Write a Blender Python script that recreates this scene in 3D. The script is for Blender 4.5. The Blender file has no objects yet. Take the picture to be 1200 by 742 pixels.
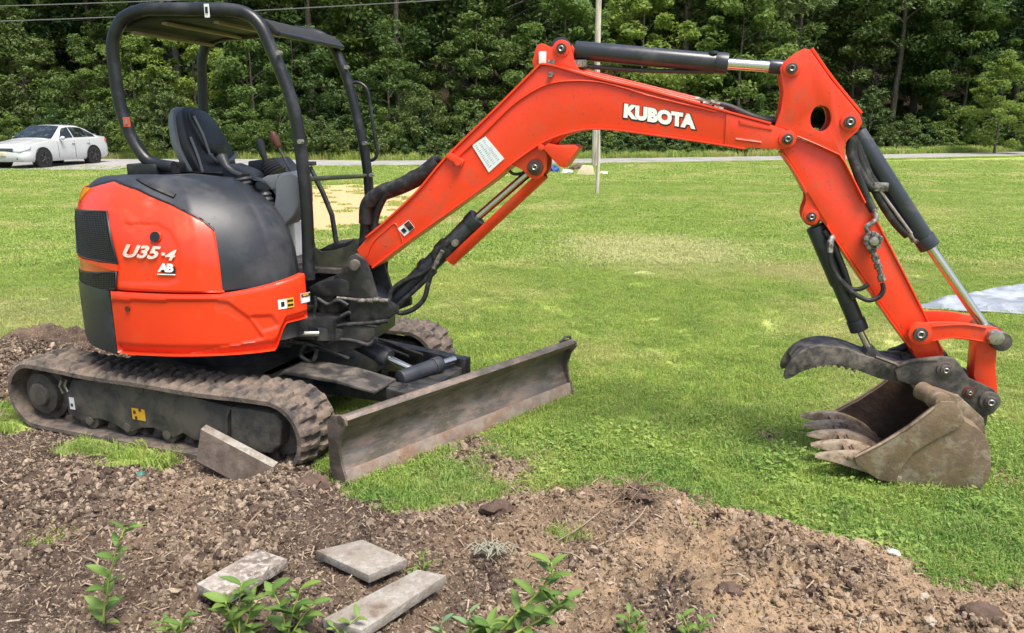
import bpy, bmesh, math, random
import numpy as np
from math import sin, cos, pi, radians, sqrt, atan2, atan
from mathutils import Vector, Matrix
random.seed(7); rng = np.random.default_rng(7)
scn = bpy.context.scene
COL = scn.collection

# ---------------------------------------------------------------- camera
FPX, HORIZ, EYE = 930.0, 140.0, 1.7          # focal length in photo pixels (1200 wide), horizon row, eye height
TH = atan((371-HORIZ)/FPX); CC, SS = cos(TH), sin(TH)
cd = bpy.data.cameras.new('camera'); cam = bpy.data.objects.new('camera', cd); COL.objects.link(cam)
cam.location = (0, 0, EYE); cam.rotation_euler = (pi/2-TH, 0, 0)
cd.sensor_width = 36; cd.lens = FPX/1200*36; cd.clip_end = 2000; cd.clip_start = 0.05
scn.camera = cam
# ---------------------------------------------------------------- light
SUN_EL, SUN_AZ = radians(66), radians(-52)     # azimuth of the sun measured from +X
w = bpy.data.worlds.new('World'); scn.world = w; w.use_nodes = True
nt = w.node_tree; bg = nt.nodes['Background']
sky = nt.nodes.new('ShaderNodeTexSky'); sky.sky_type = 'NISHITA'; sky.sun_disc = False
sky.sun_elevation = SUN_EL; sky.sun_rotation = pi/2-SUN_AZ
sky.air_density = 1.0; sky.dust_density = 4.0; sky.ozone_density = 0.6
nt.links.new(sky.outputs[0], bg.inputs[0]); bg.inputs[1].default_value = 0.15
sl = bpy.data.lights.new('sun', 'SUN'); sun = bpy.data.objects.new('sun', sl); COL.objects.link(sun)
sl.energy = 3.5; sl.angle = radians(26); sl.color = (1.0, 0.95, 0.87)
sd = Vector((cos(SUN_EL)*cos(SUN_AZ), cos(SUN_EL)*sin(SUN_AZ), sin(SUN_EL)))
sun.rotation_euler = sd.to_track_quat('Z', 'Y').to_euler(); sun.location = (0, 0, 30)
scn.view_settings.view_transform = 'Standard'; scn.view_settings.look = 'None'
scn.view_settings.exposure = 0.60; scn.view_settings.gamma = 1
scn.render.engine = 'CYCLES'
cy = scn.cycles; cy.use_denoising = True; cy.max_bounces = 6; cy.diffuse_bounces = 3; cy.glossy_bounces = 3
cy.transmission_bounces = 4; cy.transparent_max_bounces = 8; cy.use_adaptive_sampling = True; cy.adaptive_threshold = 0.02

# ---------------------------------------------------------------- geometry of the place
def ray(px, py):
    u = (px-600)/FPX; v = (py-371)/FPX
    return Vector((u, CC-v*SS, -SS-v*CC))
def ground(px, py, z=0.0):
    r = ray(px, py); t = (z-EYE)/r.z
    return Vector((0, 0, EYE))+r*t
def at_depth(px, py, Y):
    r = ray(px, py); return Vector((0, 0, EYE))+r*(Y/r.y)
def project(p):
    x, y, z = p; z -= EYE
    Z = y*CC-z*SS
    return (600+FPX*x/Z, 371+FPX*(-z*CC-y*SS)/Z)
class Frame:
    """vertical working plane: u along, v to the left (away from the camera), z up"""
    def __init__(s, o, a):
        a = radians(a); s.o = Vector((o[0], o[1], 0)); s.a = a
        s.F = Vector((cos(a), sin(a), 0)); s.L = Vector((-sin(a), cos(a), 0))
    def w(s, u, v, z): return s.o+s.F*u+s.L*v+Vector((0, 0, z))
    def un(s, px, py, v=0.0):
        o = Vector((0, 0, EYE)); r = ray(px, py)
        t = s.L.dot(s.o+s.L*v-o)/s.L.dot(r); q = o+r*t-s.o
        return (s.F.dot(q), q.z)
    def pts(s, pl, v): return [s.un(x, y, v) for x, y in pl]
    def at(s, px, py, v): u, z = s.un(px, py, v); return s.w(u, v, z)
CEN = (-1.68, 4.75)
T = Frame(CEN, -21.6)        # undercarriage
U = Frame(CEN, -11)          # upper body
_p = U.w(.8, -.2, 0)
B = Frame((_p.x, _p.y), -12.5)   # boom plane

# ---------------------------------------------------------------- numpy noise
def _h(i, j, k):
    n = (i*374761393+j*668265263+k*1442695041) & 0xffffffff
    n = ((n ^ (n >> 13))*1274126177) & 0xffffffff
    return ((n ^ (n >> 16)) & 0xffff)/65535.0
def vnoise(x, y, k=0):
    x = np.asarray(x, float); y = np.asarray(y, float)
    i = np.floor(x).astype(np.int64); j = np.floor(y).astype(np.int64); fx = x-i; fy = y-j
    fx = fx*fx*(3-2*fx); fy = fy*fy*(3-2*fy)
    a = _h(i, j, k); b = _h(i+1, j, k); c = _h(i, j+1, k); d = _h(i+1, j+1, k)
    return a+(b-a)*fx+(c-a)*fy+(a-b-c+d)*fx*fy
def fbm(x, y, f, o=3, k=0):
    s = 0; a = 1; t = 0
    for q in range(o):
        s = s+a*(vnoise(np.asarray(x)*f+q*17.3, np.asarray(y)*f-q*9.1, k+q)-.5); t += a; a *= .5; f *= 2.1
    return s/t*2
def seg_dist(px, py, poly, closed=True):
    d = np.full(np.shape(px), 1e9); n = len(poly)
    for k in range(n if closed else n-1):
        ax, ay = poly[k]; bx, by = poly[(k+1) % n]
        dx, dy = bx-ax, by-ay; L2 = dx*dx+dy*dy+1e-12
        t = np.clip(((px-ax)*dx+(py-ay)*dy)/L2, 0, 1)
        d = np.minimum(d, np.hypot(px-ax-t*dx, py-ay-t*dy))
    return d
def inside(px, py, poly):
    c = np.zeros(np.shape(px), bool); n = len(poly)
    for k in range(n):
        ax, ay = poly[k]; bx, by = poly[(k+1) % n]
        if ay == by: continue
        m = ((ay > py) != (by > py)) & (px < (bx-ax)*(py-ay)/(by-ay)+ax)
        c ^= m
    return c
SOIL_PX = [(-420, 420), (-200, 418), (0, 414), (50, 398), (90, 390), (128, 398), (160, 420), (230, 440), (330, 500), (384, 545), (398, 565), (425, 590), (470, 603),
           (530, 602), (565, 590), (600, 582), (650, 574), (700, 569), (760, 578), (800, 590), (850, 606), (900, 620), (960, 638),
           (1010, 650), (1060, 670), (1090, 694), (1130, 696), (1200, 684), (1330, 690), (1500, 720)]
SOIL = [(ground(*p).x, ground(*p).y) for p in SOIL_PX]+[(4.2, 1.4), (-4.5, 1.4), (-7.5, 5.5)]
GRASS_ISLES = [(18, 478, .16), (100, 520, .12), (160, 543, .12), (66, 633, .07), (145, 530, .1), (385, 545, .12), (22, 492, .12), (815, 627, .06), (660, 632, .05)]
SOIL_ISLES = [(598, 553, .13), (556, 523, .07), (575, 545, .06), (545, 530, .05), (500, 470, .05), (1175, 560, .05), (905, 515, .04)]
def soil_mask(x, y):
    """positive inside bare soil, metres from the edge (noisy)"""
    x = np.asarray(x, float); y = np.asarray(y, float)
    d = seg_dist(x, y, SOIL); s = np.where(inside(x, y, SOIL), d, -d)
    for px, py, r in GRASS_ISLES:
        g = ground(px, py); s = np.minimum(s, np.hypot(x-g.x, (y-g.y)*1.3)-r)
    for px, py, r in SOIL_ISLES:
        g = ground(px, py); s = np.maximum(s, r-np.hypot(x-g.x, (y-g.y)*1.1))
    return s+.10*fbm(x, y, 5, 4, 3)+.07*fbm(x, y, 17, 3, 8)
def gauss(x, y, px, py, r, a):
    g = ground(px, py); return a*np.exp(-((x-g.x)**2+(y-g.y)**2)/(r*r))
def lawn_h(x, y):
    return .012*fbm(x, y, .9, 2, 11)
def soil_h(x, y, fine=True):
    m = soil_mask(x, y)
    e = np.clip(m/.22, -1, 1)
    h = .008+.020*e+.045*fbm(x, y, 1.7, 3, 21)*np.clip(e, 0, 1)
    h = h+gauss(x, y, 300, 590, .28, .030)+gauss(x, y, 370, 600, .22, .035)+gauss(x, y, 760, 600, .22, .03)-gauss(x, y, 400, 575, .22, .03)+gauss(x, y, 130, 590, .3, .03)
    dx = x-T.o.x; dy = y-T.o.y; tu = dx*T.F.x+dy*T.F.y; tv = dx*T.L.x+dy*T.L.y
    near = np.clip((.34-np.abs(tv+.86))/.12, 0, 1)*np.clip((1.10-np.abs(tu+.10))/.2, 0, 1)
    h = h*(1-near)-.022*near
    h = h+gauss(x, y, 560, 680, .3, -.03)+gauss(x, y, 1000, 700, .4, .03)+gauss(x, y, 40, 402, .38, .08)+gauss(x, y, 0, 420, .3, .06)+gauss(x, y, 100, 410, .3, .05)+gauss(x, y, -40, 450, .4, .07)+gauss(x, y, 900, 640, .3, .03)
    if fine:
        near_ = near; c = np.abs(fbm(x, y, 9, 3, 31)); amp = np.clip(m/.08, .15, 1)
        r2 = 1-np.abs(fbm(x, y, 21, 2, 35))*2.2; big = np.clip(fbm(x, y, 2.3, 2, 37)*1.6+.55, .15, 1.2)
        h = h+amp*(1-.7*near_)*(.040*c+.020*r2*big+.018*fbm(x, y, 42, 2, 41)*big+.010*fbm(x, y, 80, 2, 51))
    return h+lawn_h(x, y)
def soil_z(x, y): return float(soil_h(np.array([x]), np.array([y]))[0])

# ---------------------------------------------------------------- material helpers
def nd(nt, t, **k):
    n = nt.nodes.new(t)
    for a, b in k.items(): setattr(n, a, b)
    return n
def mixc(nt, fac, a, b, blend='MIX'):
    n = nd(nt, 'ShaderNodeMix', data_type='RGBA', blend_type=blend)
    for sock, v in ((n.inputs[0], fac), (n.inputs[6], a), (n.inputs[7], b)):
        if hasattr(v, 'links'): nt.links.new(v, sock)
        elif isinstance(v, (int, float)): sock.default_value = v
        else: sock.default_value = (*v, 1) if len(v) == 3 else v
    return n.outputs[2]
def ramp(nt, src, a, b):
    n = nd(nt, 'ShaderNodeMapRange', clamp=True); n.inputs[1].default_value = a; n.inputs[2].default_value = b
    nt.links.new(src, n.inputs[0]); return n.outputs[0]
def noise(nt, scale, detail=4, rough=.6, coord=None, dist=0.0):
    n = nd(nt, 'ShaderNodeTexNoise'); n.inputs['Scale'].default_value = scale; n.inputs['Detail'].default_value = detail
    n.inputs['Roughness'].default_value = rough; n.inputs['Distortion'].default_value = dist
    if coord is None:
        g = nd(nt, 'ShaderNodeNewGeometry'); coord = g.outputs['Position']
    nt.links.new(coord, n.inputs['Vector']); return n.outputs[0]
def mat(name, base, rough=.5, metal=0., var=.12, vscale=6, dirt=None, dirt_amt=.3, dirt_scale=4, bump=.0, bscale=80, coat=0., stretch=None, dirt2=None, dirt2_amt=0.3, dirt2_scale=20, spec=.5):
    m = bpy.data.materials.new(name); m.use_nodes = True; nt = m.node_tree; p = nt.nodes['Principled BSDF']
    tc = nd(nt, 'ShaderNodeNewGeometry'); co = tc.outputs['Position']
    if stretch:
        mp = nd(nt, 'ShaderNodeMapping'); mp.inputs['Scale'].default_value = stretch[:3]
        if len(stretch) > 3: mp.inputs['Rotation'].default_value = (0, 0, stretch[3])
        nt.links.new(co, mp.inputs[0]); co = mp.outputs[0]
    n1 = noise(nt, vscale, 5, .6, co)
    c = mixc(nt, ramp(nt, n1, .3, .7), [q*(1-var) for q in base], [min(1, q*(1+var)) for q in base])
    r = None
    if dirt is not None:
        n2 = noise(nt, dirt_scale, 6, .65, co, .3)
        f = ramp(nt, n2, .62-dirt_amt*.5, .78-dirt_amt*.35)
        c = mixc(nt, f, c, dirt)
        rr = nd(nt, 'ShaderNodeMapRange'); rr.inputs[3].default_value = rough; rr.inputs[4].default_value = min(1, rough+.3)
        nt.links.new(f, rr.inputs[0]); r = rr.outputs[0]
    if dirt2 is not None:
        n3 = noise(nt, dirt2_scale, 6, .7, co, .2)
        c = mixc(nt, ramp(nt, n3, .66-dirt2_amt*.5, .74-dirt2_amt*.4), c, dirt2)
    nt.links.new(c, p.inputs['Base Color'])
    if r is not None: nt.links.new(r, p.inputs['Roughness'])
    else: p.inputs['Roughness'].default_value = rough
    p.inputs['Metallic'].default_value = metal; p.inputs['Coat Weight'].default_value = coat; p.inputs['Coat Roughness'].default_value = .15
    p.inputs['Specular IOR Level'].default_value = spec
    if bump > 0:
        b = nd(nt, 'ShaderNodeBump'); b.inputs['Strength'].default_value = bump; b.inputs['Distance'].default_value = .01
        nt.links.new(noise(nt, bscale, 4, .65, co), b.inputs['Height']); nt.links.new(b.outputs[0], p.inputs['Normal'])
    return m
ORANGE = (.80, .044, .010)
M = {}
M['orange'] = mat('orange_paint', ORANGE, .32, var=.07, vscale=2.5, dirt=(.60, .085, .03), dirt_amt=.12, dirt_scale=5, bump=.02, bscale=30, coat=.25)
M['boom_orange'] = mat('boom_paint', (.82, .050, .012), .40, var=.09, vscale=3, dirt=(.60, .075, .028), dirt_amt=.2, dirt_scale=6, bump=.03, bscale=24, coat=.12, dirt2=(.30, .06, .04), dirt2_amt=.11, dirt2_scale=45)
M['hood'] = mat('dark_grey_plastic', (.020, .024, .032), .44, var=.12, vscale=4, dirt=(.055, .06, .068), dirt_amt=.3, dirt_scale=3, bump=.06, bscale=220)
M['black'] = mat('black_paint', (.018, .019, .022), .38, var=.2, vscale=8, dirt=(.07, .065, .055), dirt_amt=.3, dirt_scale=8, bump=.08, bscale=40)
M['rops'] = mat('black_canopy_paint', (.009, .010, .014), .36, var=.15, vscale=6, dirt=(.03, .033, .04), dirt_amt=.3, dirt_scale=6, bump=.05, bscale=120)
M['cyl'] = mat('cylinder_paint', (.028, .032, .042), .3, var=.15, vscale=5, dirt=(.08, .08, .08), dirt_amt=.2, bump=.03, bscale=60)
M['dirty_black'] = mat('dirty_black_steel', (.035, .033, .033), .5, var=.3, vscale=10, dirt=(.14, .12, .10), dirt_amt=.38, dirt_scale=9, bump=.2, bscale=60)
M['chrome'] = mat('chrome_rod', (.62, .60, .56), .24, metal=1, var=.06, bump=0)
M['steel'] = mat('bare_steel', (.42, .40, .38), .38, metal=.8, var=.25, vscale=30, dirt=(.16, .12, .09), dirt_amt=.3, dirt_scale=25)
M['rubber_hose'] = mat('rubber_hose', (.016, .016, .018), .55, var=.3, vscale=20, dirt=(.07, .065, .06), dirt_amt=.25, dirt_scale=20, bump=.2, bscale=150)
M['track'] = mat('muddy_rubber', (.068, .060, .054), .85, var=.25, vscale=14, dirt=(.20, .155, .12), dirt_amt=.5, dirt_scale=12, bump=.6, bscale=70, dirt2=(.05, .045, .042), dirt2_amt=.25, dirt2_scale=8)
M['frame'] = mat('dusty_frame', (.040, .038, .036), .65, var=.25, vscale=9, dirt=(.13, .115, .09), dirt_amt=.5, dirt_scale=7, bump=.25, bscale=60)
M['blade'] = mat('worn_rusty_blade', (.135, .115, .10), .40, metal=.25, var=.35, vscale=7, dirt=(.24, .175, .14), dirt_amt=.34, dirt_scale=6, bump=.25, bscale=50, stretch=(1, 1, 3), dirt2=(.085, .075, .055), dirt2_amt=.35, dirt2_scale=4)
M['blade_edge'] = mat('scraped_cutting_edge', (.32, .26, .22), .42, metal=.35, var=.3, vscale=12, dirt=(.26, .15, .10), dirt_amt=.3, dirt_scale=9, bump=.25, bscale=60)
M['bucket'] = mat('worn_bucket_steel', (.26, .185, .12), .45, metal=.35, var=.25, vscale=10, dirt=(.17, .125, .09), dirt_amt=.4, dirt_scale=5, bump=.3, bscale=50, dirt2=(.34, .28, .21), dirt2_amt=.28, dirt2_scale=11)
M['bucket_in'] = mat('rusty_bucket_inside', (.085, .048, .034), .7, var=.35, vscale=10, dirt=(.12, .08, .06), dirt_amt=.3, dirt_scale=8, bump=.4, bscale=40)
M['tooth'] = mat('polished_tooth_steel', (.40, .31, .22), .42, metal=.25, var=.25, vscale=25, dirt=(.14, .09, .06), dirt_amt=.3, dirt_scale=18, bump=.2, bscale=60)
M['thumb'] = mat('scuffed_thumb_steel', (.055, .050, .047), .5, metal=.2, var=.3, vscale=10, dirt=(.20, .17, .14), dirt_amt=.38, dirt_scale=18, bump=.3, bscale=50)
M['seat'] = mat('black_vinyl', (.034, .036, .041), .45, var=.15, bump=.12, bscale=120)
M['seat_grey'] = mat('seat_shell', (.20, .21, .225), .5, var=.12, bump=.05)
M['console'] = mat('grey_console', (.15, .16, .18), .5, var=.1, dirt=(.2, .2, .2), dirt_amt=.2, bump=.05)
M['white'] = mat('white_decal', (.78, .80, .80), .4, var=.05)
M['letter'] = mat('white_lettering', (.86, .86, .84), .4, var=.03)
M['outline'] = mat('black_lettering_edge', (.012, .012, .014), .4, var=.03)
M['silver'] = mat('silver_lettering', (.72, .58, .50), .45, var=.25, vscale=60)
M['yellow'] = mat('yellow_decal', (.70, .40, .03), .5, var=.2, vscale=60)
M['red'] = mat('red_decal', (.5, .09, .05), .5, var=.2)
M['label_blue'] = mat('label_print', (.32, .42, .55), .5, var=.3, vscale=50)
M['amber'] = mat('amber_lens', (.85, .33, .03), .2, var=.1, coat=.5)
M['mesh'] = mat('black_grille', (.010, .010, .011), .5, var=.2)
M['mesh_bar'] = mat('grille_bar', (.030, .030, .031), .4, var=.2, vscale=30)
M['tan'] = mat('tan_roof_rib', (.24, .18, .13), .6, var=.15)
M['roof_under'] = mat('roof_underside', (.014, .014, .015), .7, var=.2)
M['panel'] = mat('dark_olive_panel', (.030, .034, .024), .4, var=.15, dirt=(.08, .08, .05), dirt_amt=.25)
M['knob'] = mat('brown_red_knob', (.11, .03, .02), .4)
M['fitting'] = mat('zinc_fitting', (.34, .33, .30), .45, metal=.5, var=.35, vscale=60, dirt=(.08, .06, .05), dirt_amt=.5, dirt_scale=40)
M['wood'] = mat('weathered_wood', (.30, .265, .225), .9, var=.25, vscale=30, dirt=(.11, .08, .06), dirt_amt=.38, dirt_scale=9, bump=.6, bscale=70, dirt2=(.40, .375, .34), dirt2_amt=.35, dirt2_scale=34)
M['wood2'] = mat('weathered_pale_wood', (.35, .33, .295), .9, var=.2, vscale=30, dirt=(.15, .11, .08), dirt_amt=.36, dirt_scale=8, bump=.6, bscale=70, dirt2=(.24, .215, .18), dirt2_amt=.42, dirt2_scale=30)
M['wood_dark'] = mat('dark_wood_side', (.10, .075, .058), .85, var=.3, vscale=10, bump=.5, bscale=40, dirt=(.20, .16, .13), dirt_amt=.3)  # darker brown than the top, for the tipped board's side faces

# ---------------------------------------------------------------- mesh helpers
def tag(o, label=None, cat=None, group=None, kind=None):
    if label: o['label'] = label
    if cat: o['category'] = cat
    if group: o['group'] = group
    if kind: o['kind'] = kind
    return o
def empty(name, loc, label, cat, group=None):
    o = bpy.data.objects.new(name, None); COL.objects.link(o); o.location = loc; o.empty_display_size = .2
    return tag(o, label, cat, group)
def world_loc(o):
    v = Vector((0, 0, 0))
    while o is not None: v = v+o.location; o = o.parent
    return v
def link(name, me, parent=None, loc=None):
    o = bpy.data.objects.new(name, me); COL.objects.link(o)
    if parent is not None: o.parent = parent
    if loc is not None: o.location = loc
    return o
def finish(me, smooth=35):
    if smooth:
        me.polygons.foreach_set('use_smooth', np.ones(len(me.polygons), bool))
        me.set_sharp_from_angle(angle=radians(smooth))
    me.update(); return me
def catmull(P, n=6, closed=False):
    P = [tuple(p) for p in P]; out = []; N = len(P)
    for i in range(N if closed else N-1):
        g = (lambda k: P[k % N]) if closed else (lambda k: P[max(0, min(N-1, k))])
        a, b, c, d = g(i-1), g(i), g(i+1), g(i+2)
        for k in range(n):
            t = k/n
            out.append(tuple(.5*((2*b[q])+(-a[q]+c[q])*t+(2*a[q]-5*b[q]+4*c[q]-d[q])*t*t+(-a[q]+3*b[q]-3*c[q]+d[q])*t**3) for q in range(len(b))))
    if not closed: out.append(P[-1])
    return out
class MB:
    def __init__(s): s.v = []; s.f = []; s.mi = []
    def add(s, vs, fs, mi=0):
        k = len(s.v); s.v += [Vector(q) for q in vs]; s.f += [[i+k for i in f] for f in fs]; s.mi += [mi]*len(fs); return s
    def prism(s, fr, poly, v0, v1, mi=0):
        n = len(poly); a = sum(poly[i][0]*poly[(i+1) % n][1]-poly[(i+1) % n][0]*poly[i][1] for i in range(n))
        if a < 0: poly = poly[::-1]
        lo, hi = min(v0, v1), max(v0, v1)
        vs = [fr.w(u, lo, z) for u, z in poly]+[fr.w(u, hi, z) for u, z in poly]
        fs = [list(range(n)), list(range(2*n-1, n-1, -1))]+[[(i+1) % n, i, n+i, n+(i+1) % n] for i in range(n)]
        return s.add(vs, fs, mi)
    def box(s, fr, u, v, z, mi=0):
        return s.prism(fr, [(u[0], z[0]), (u[1], z[0]), (u[1], z[1]), (u[0], z[1])], v[0], v[1], mi)
    def tube(s, pts, r, n=10, caps=True, mi=0, closed=False):
        P = [Vector(p) for p in pts]; N = len(P); R = r if isinstance(r, (list, tuple)) else [r]*N
        ts = []
        for i in range(N):
            a = P[i-1] if (i > 0 or closed) else P[i]; b = P[(i+1) % N] if (i < N-1 or closed) else P[i]
            ts.append((b-a).normalized())
        up = Vector((0, 0, 1)) if abs(ts[0].z) < .9 else Vector((1, 0, 0))
        x = ts[0].cross(up).normalized(); vs = []
        for i in range(N):
            x = (x-ts[i]*x.dot(ts[i])).normalized(); y = ts[i].cross(x)
            for k in range(n):
                q = 2*pi*k/n; vs.append(P[i]+(x*cos(q)+y*sin(q))*R[i])
        fs = []
        for i in range(N if closed else N-1):
            j = (i+1) % N
            for k in range(n): fs.append([i*n+k, i*n+(k+1) % n, j*n+(k+1) % n, j*n+k])
        if caps and not closed: fs += [list(range(n))[::-1], [(N-1)*n+k for k in range(n)]]
        return s.add(vs, fs, mi)
    def disc(s, fr, u, z, v0, v1, r, n=24, mi=0, r2=None):
        """round boss across the plane, v0 near face"""
        r2 = r if r2 is None else r2
        return s.tube([fr.w(u, v0, z), fr.w(u, v1, z)], [r2, r], n, mi=mi)
    def ribbon(s, fr, line, v0, v1, t, mi=0):
        """flat plate of thickness t following an open (u,z) line"""
        n = len(line); top = []; 
        for i in range(n):
            a = line[max(0, i-1)]; b = line[min(n-1, i+1)]; d = Vector((b[0]-a[0], b[1]-a[1])).normalized()
            top.append((line[i][0]-d.y*t, line[i][1]+d.x*t))
        vs = []
        for i in range(n):
            for (uz, v) in ((line[i], v0), (line[i], v1), (top[i], v1), (top[i], v0)): vs.append(fr.w(uz[0], v, uz[1]))
        fs = [[0, 1, 2, 3][::-1], [4*(n-1)+k for k in range(4)]]
        for i in range(n-1):
            for k in range(4): fs.append([4*i+k, 4*i+(k+1) % 4, 4*i+4+(k+1) % 4, 4*i+4+k])
        return s.add(vs, fs, mi)
    def build(s, name, mats, parent=None, bevel=0, seg=2, smooth=35, loc=None, recalc=True):
        o0 = world_loc(parent) if parent else Vector(loc or (0, 0, 0))
        me = bpy.data.meshes.new(name)
        bm = bmesh.new(); vv = [bm.verts.new(q-o0) for q in s.v]
        for f, mi in zip(s.f, s.mi):
            try: fc = bm.faces.new([vv[i] for i in f]); fc.material_index = mi
            except ValueError: pass
        if recalc: bmesh.ops.recalc_face_normals(bm, faces=bm.faces)
        if bevel:
            ed = [e for e in bm.edges if len(e.link_faces) == 2 and e.calc_face_angle(0) > radians(40)]
            bmesh.ops.bevel(bm, geom=ed, offset=bevel, segments=seg, profile=.6, affect='EDGES', clamp_overlap=True)
        bm.to_mesh(me); bm.free()
        for m_ in (mats if isinstance(mats, (list, tuple)) else [mats]): me.materials.append(m_)
        finish(me, smooth)
        return link(name, me, parent, None if parent else (loc or (0, 0, 0)))
def np_mesh(name, V, F, material, smooth=True, loc=None):
    """V (n,3), F (m,3 or 4) arrays"""
    me = bpy.data.meshes.new(name); V = np.asarray(V, np.float32); F = np.asarray(F, np.int32); k = F.shape[1]
    me.vertices.add(len(V)); me.vertices.foreach_set('co', V.ravel())
    me.loops.add(F.size); me.loops.foreach_set('vertex_index', F.ravel())
    me.polygons.add(len(F)); me.polygons.foreach_set('loop_start', np.arange(0, F.size, k, dtype=np.int32))
    me.polygons.foreach_set('loop_total', np.full(len(F), k, np.int32))
    me.polygons.foreach_set('use_smooth', np.full(len(F), smooth))
    me.update(calc_edges=True)
    if material is not None: me.materials.append(material)
    return me
def grid_faces(nx, ny):
    i = np.arange(nx-1); j = np.arange(ny-1); I, J = np.meshgrid(i, j); a = (J*nx+I).ravel()
    return np.stack([a, a+1, a+nx+1, a+nx], 1)
def text_mesh(body, size=1.0, extrude=.0, offset=0.0, shear=0.0, spacing=1.0):
    cu = bpy.data.curves.new('lettering', 'FONT'); cu.body = body; cu.size = size; cu.extrude = extrude; cu.offset = offset
    cu.shear = shear; cu.space_character = spacing; cu.align_x = 'CENTER'; cu.align_y = 'CENTER'; cu.resolution_u = 4
    o = bpy.data.objects.new('lettering', cu); COL.objects.link(o)
    bpy.context.view_layer.update()
    me = bpy.data.meshes.new_from_object(o.evaluated_get(bpy.context.evaluated_depsgraph_get()))
    bpy.data.objects.remove(o); bpy.data.curves.remove(cu)
    return me
def place_text(name, me, fn, material, parent):
    """bend a flat text mesh: fn(x, y, z) -> world point; letters normalised to -0.5..0.5 in x and y"""
    n = len(me.vertices); co = np.empty(n*3, np.float32); me.vertices.foreach_get('co', co); co = co.reshape(-1, 3)
    lo = co.min(0); hi = co.max(0)
    o0 = world_loc(parent)
    for i, c in enumerate(co):
        x = (c[0]-lo[0])/(hi[0]-lo[0])-.5; y = (c[1]-lo[1])/(hi[1]-lo[1])-.5
        me.vertices[i].co = fn(x, y, 1 if c[2] > 0 else 0)-o0
    me.materials.clear(); me.materials.append(material); me.name = name; me.update()
    return link(name, me, parent)

# ================================================================= EXCAVATOR
EX = empty('mini_excavator', (CEN[0], CEN[1], 0), 'orange mini excavator with black canopy, boom stretched over the lawn', 'excavator')
def part(mb, name, m, parent=None, **k): return mb.build(name, m, parent or EX, **k)

# ---- body surface: perimeter points (u, v, rounding inset, shoulder height, top height)
R0 = .87
def arc(phi, *a): return (-.785*cos(radians(phi)), -R0*sin(radians(phi)))+a
PER = [arc(-75, .10, 1.24, 1.36), arc(-40, .11, 1.22, 1.37), arc(-5, .13, 1.20, 1.38), arc(25, .16, 1.18, 1.39), arc(50, .20, 1.14, 1.40),
       arc(75, .26, 1.08, 1.415), (.02, -.868, .32, 1.03, 1.42), (.25, -.85, .38, .98, 1.415), (.46, -.79, .42, .95, 1.41), (.62, -.69, .44, .93, 1.40),
       (.70, -.55, .45, .93, 1.395), (.68, -.38, .42, .93, 1.39), (.60, -.24, .36, .95, 1.385), (.40, -.16, .10, 1.2, 1.39), (.0, -.13, .05, 1.3, 1.41),
       (-.30, -.05, .06, 1.3, 1.41), (-.42, .25, .07, 1.3, 1.40), (-.40, .6, .07, 1.3, 1.38)]
NP_ = len(PER); SUB = 14
PERC = catmull(PER, SUB, True); NS = len(PERC)
STEP = True
def surf(s, z, off=0.0):
    """s = index along the perimeter (float), z height"""
    def at(i): return Vector(PERC[int(i) % NS][:2])
    i = math.floor(s); t = s-i
    a = PERC[i % NS]; b = PERC[(i+1) % NS]
    u = a[0]+(b[0]-a[0])*t; v = a[1]+(b[1]-a[1])*t
    tg = (at(i+2)-at(i-1)).normalized(); nrm = Vector((-tg.y, tg.x))      # points inward
    if nrm.dot(Vector((-.1-u, -.2-v))) < 0 and s < 12*SUB: nrm = -nrm
    tgt = Vector((-.22+.42*u, -.10+.32*v))
    dirv = (tgt-Vector((u, v)))
    if s < 12.6*SUB and dirv.length > 1e-4: inw = dirv.normalized()
    else: inw = nrm
    rr, zs, ht = (a[k]+(b[k]-a[k])*t for k in (2, 3, 4))
    ins = .05*max(0, z-.86)
    if z > zs:
        q = min(1, (z-zs)/(ht-zs)); ins += rr*(1-sqrt(max(0, 1-q*q)))
    if z > .862 and STEP and 7*SUB < s < 14*SUB: ins += .10*max(0, min(1, (u-.30)/.35))
    u += inw.x*ins; v += inw.y*ins; ins = -off
    zz = z+off*(max(0, (z-zs)/(ht-zs)) if z > zs else 0)
    return U.w(u+nrm.x*ins, v+nrm.y*ins, zz)
def ht_at(s):
    i = math.floor(s); t = s-i; a = PERC[i % NS]; b = PERC[(i+1) % NS]; return a[4]+(b[4]-a[4])*t
_grid = []
for s in np.arange(0, 12*SUB, 1.0):
    for z in np.arange(.5, 1.46, .02):
        if z < ht_at(s): _grid.append((s, z)+project(surf(s, z)))
_grid = np.array(_grid)
_vis = _grid[_grid[:, 0] > 2.6*SUB]
def inv(px, py):
    k = np.argmin((_vis[:, 2]-px)**2+(_vis[:, 3]-py)**2); s, z = _vis[k, :2]
    for _ in range(5):
        x0, y0 = project(surf(s, z)); x1, y1 = project(surf(s+.3, z)); x2, y2 = project(surf(s, z+.004))
        a, b, c, d = (x1-x0)/.3, (x2-x0)/.004, (y1-y0)/.3, (y2-y0)/.004; D_ = a*d-b*c
        if abs(D_) < 1e-6: break
        ex, ey = px-x0, py-y0
        s += max(-3, min(3, (d*ex-b*ey)/D_)); z += max(-.05, min(.05, (-c*ex+a*ey)/D_))
        z = min(z, ht_at(s)-.002)
    return s, z
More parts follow.
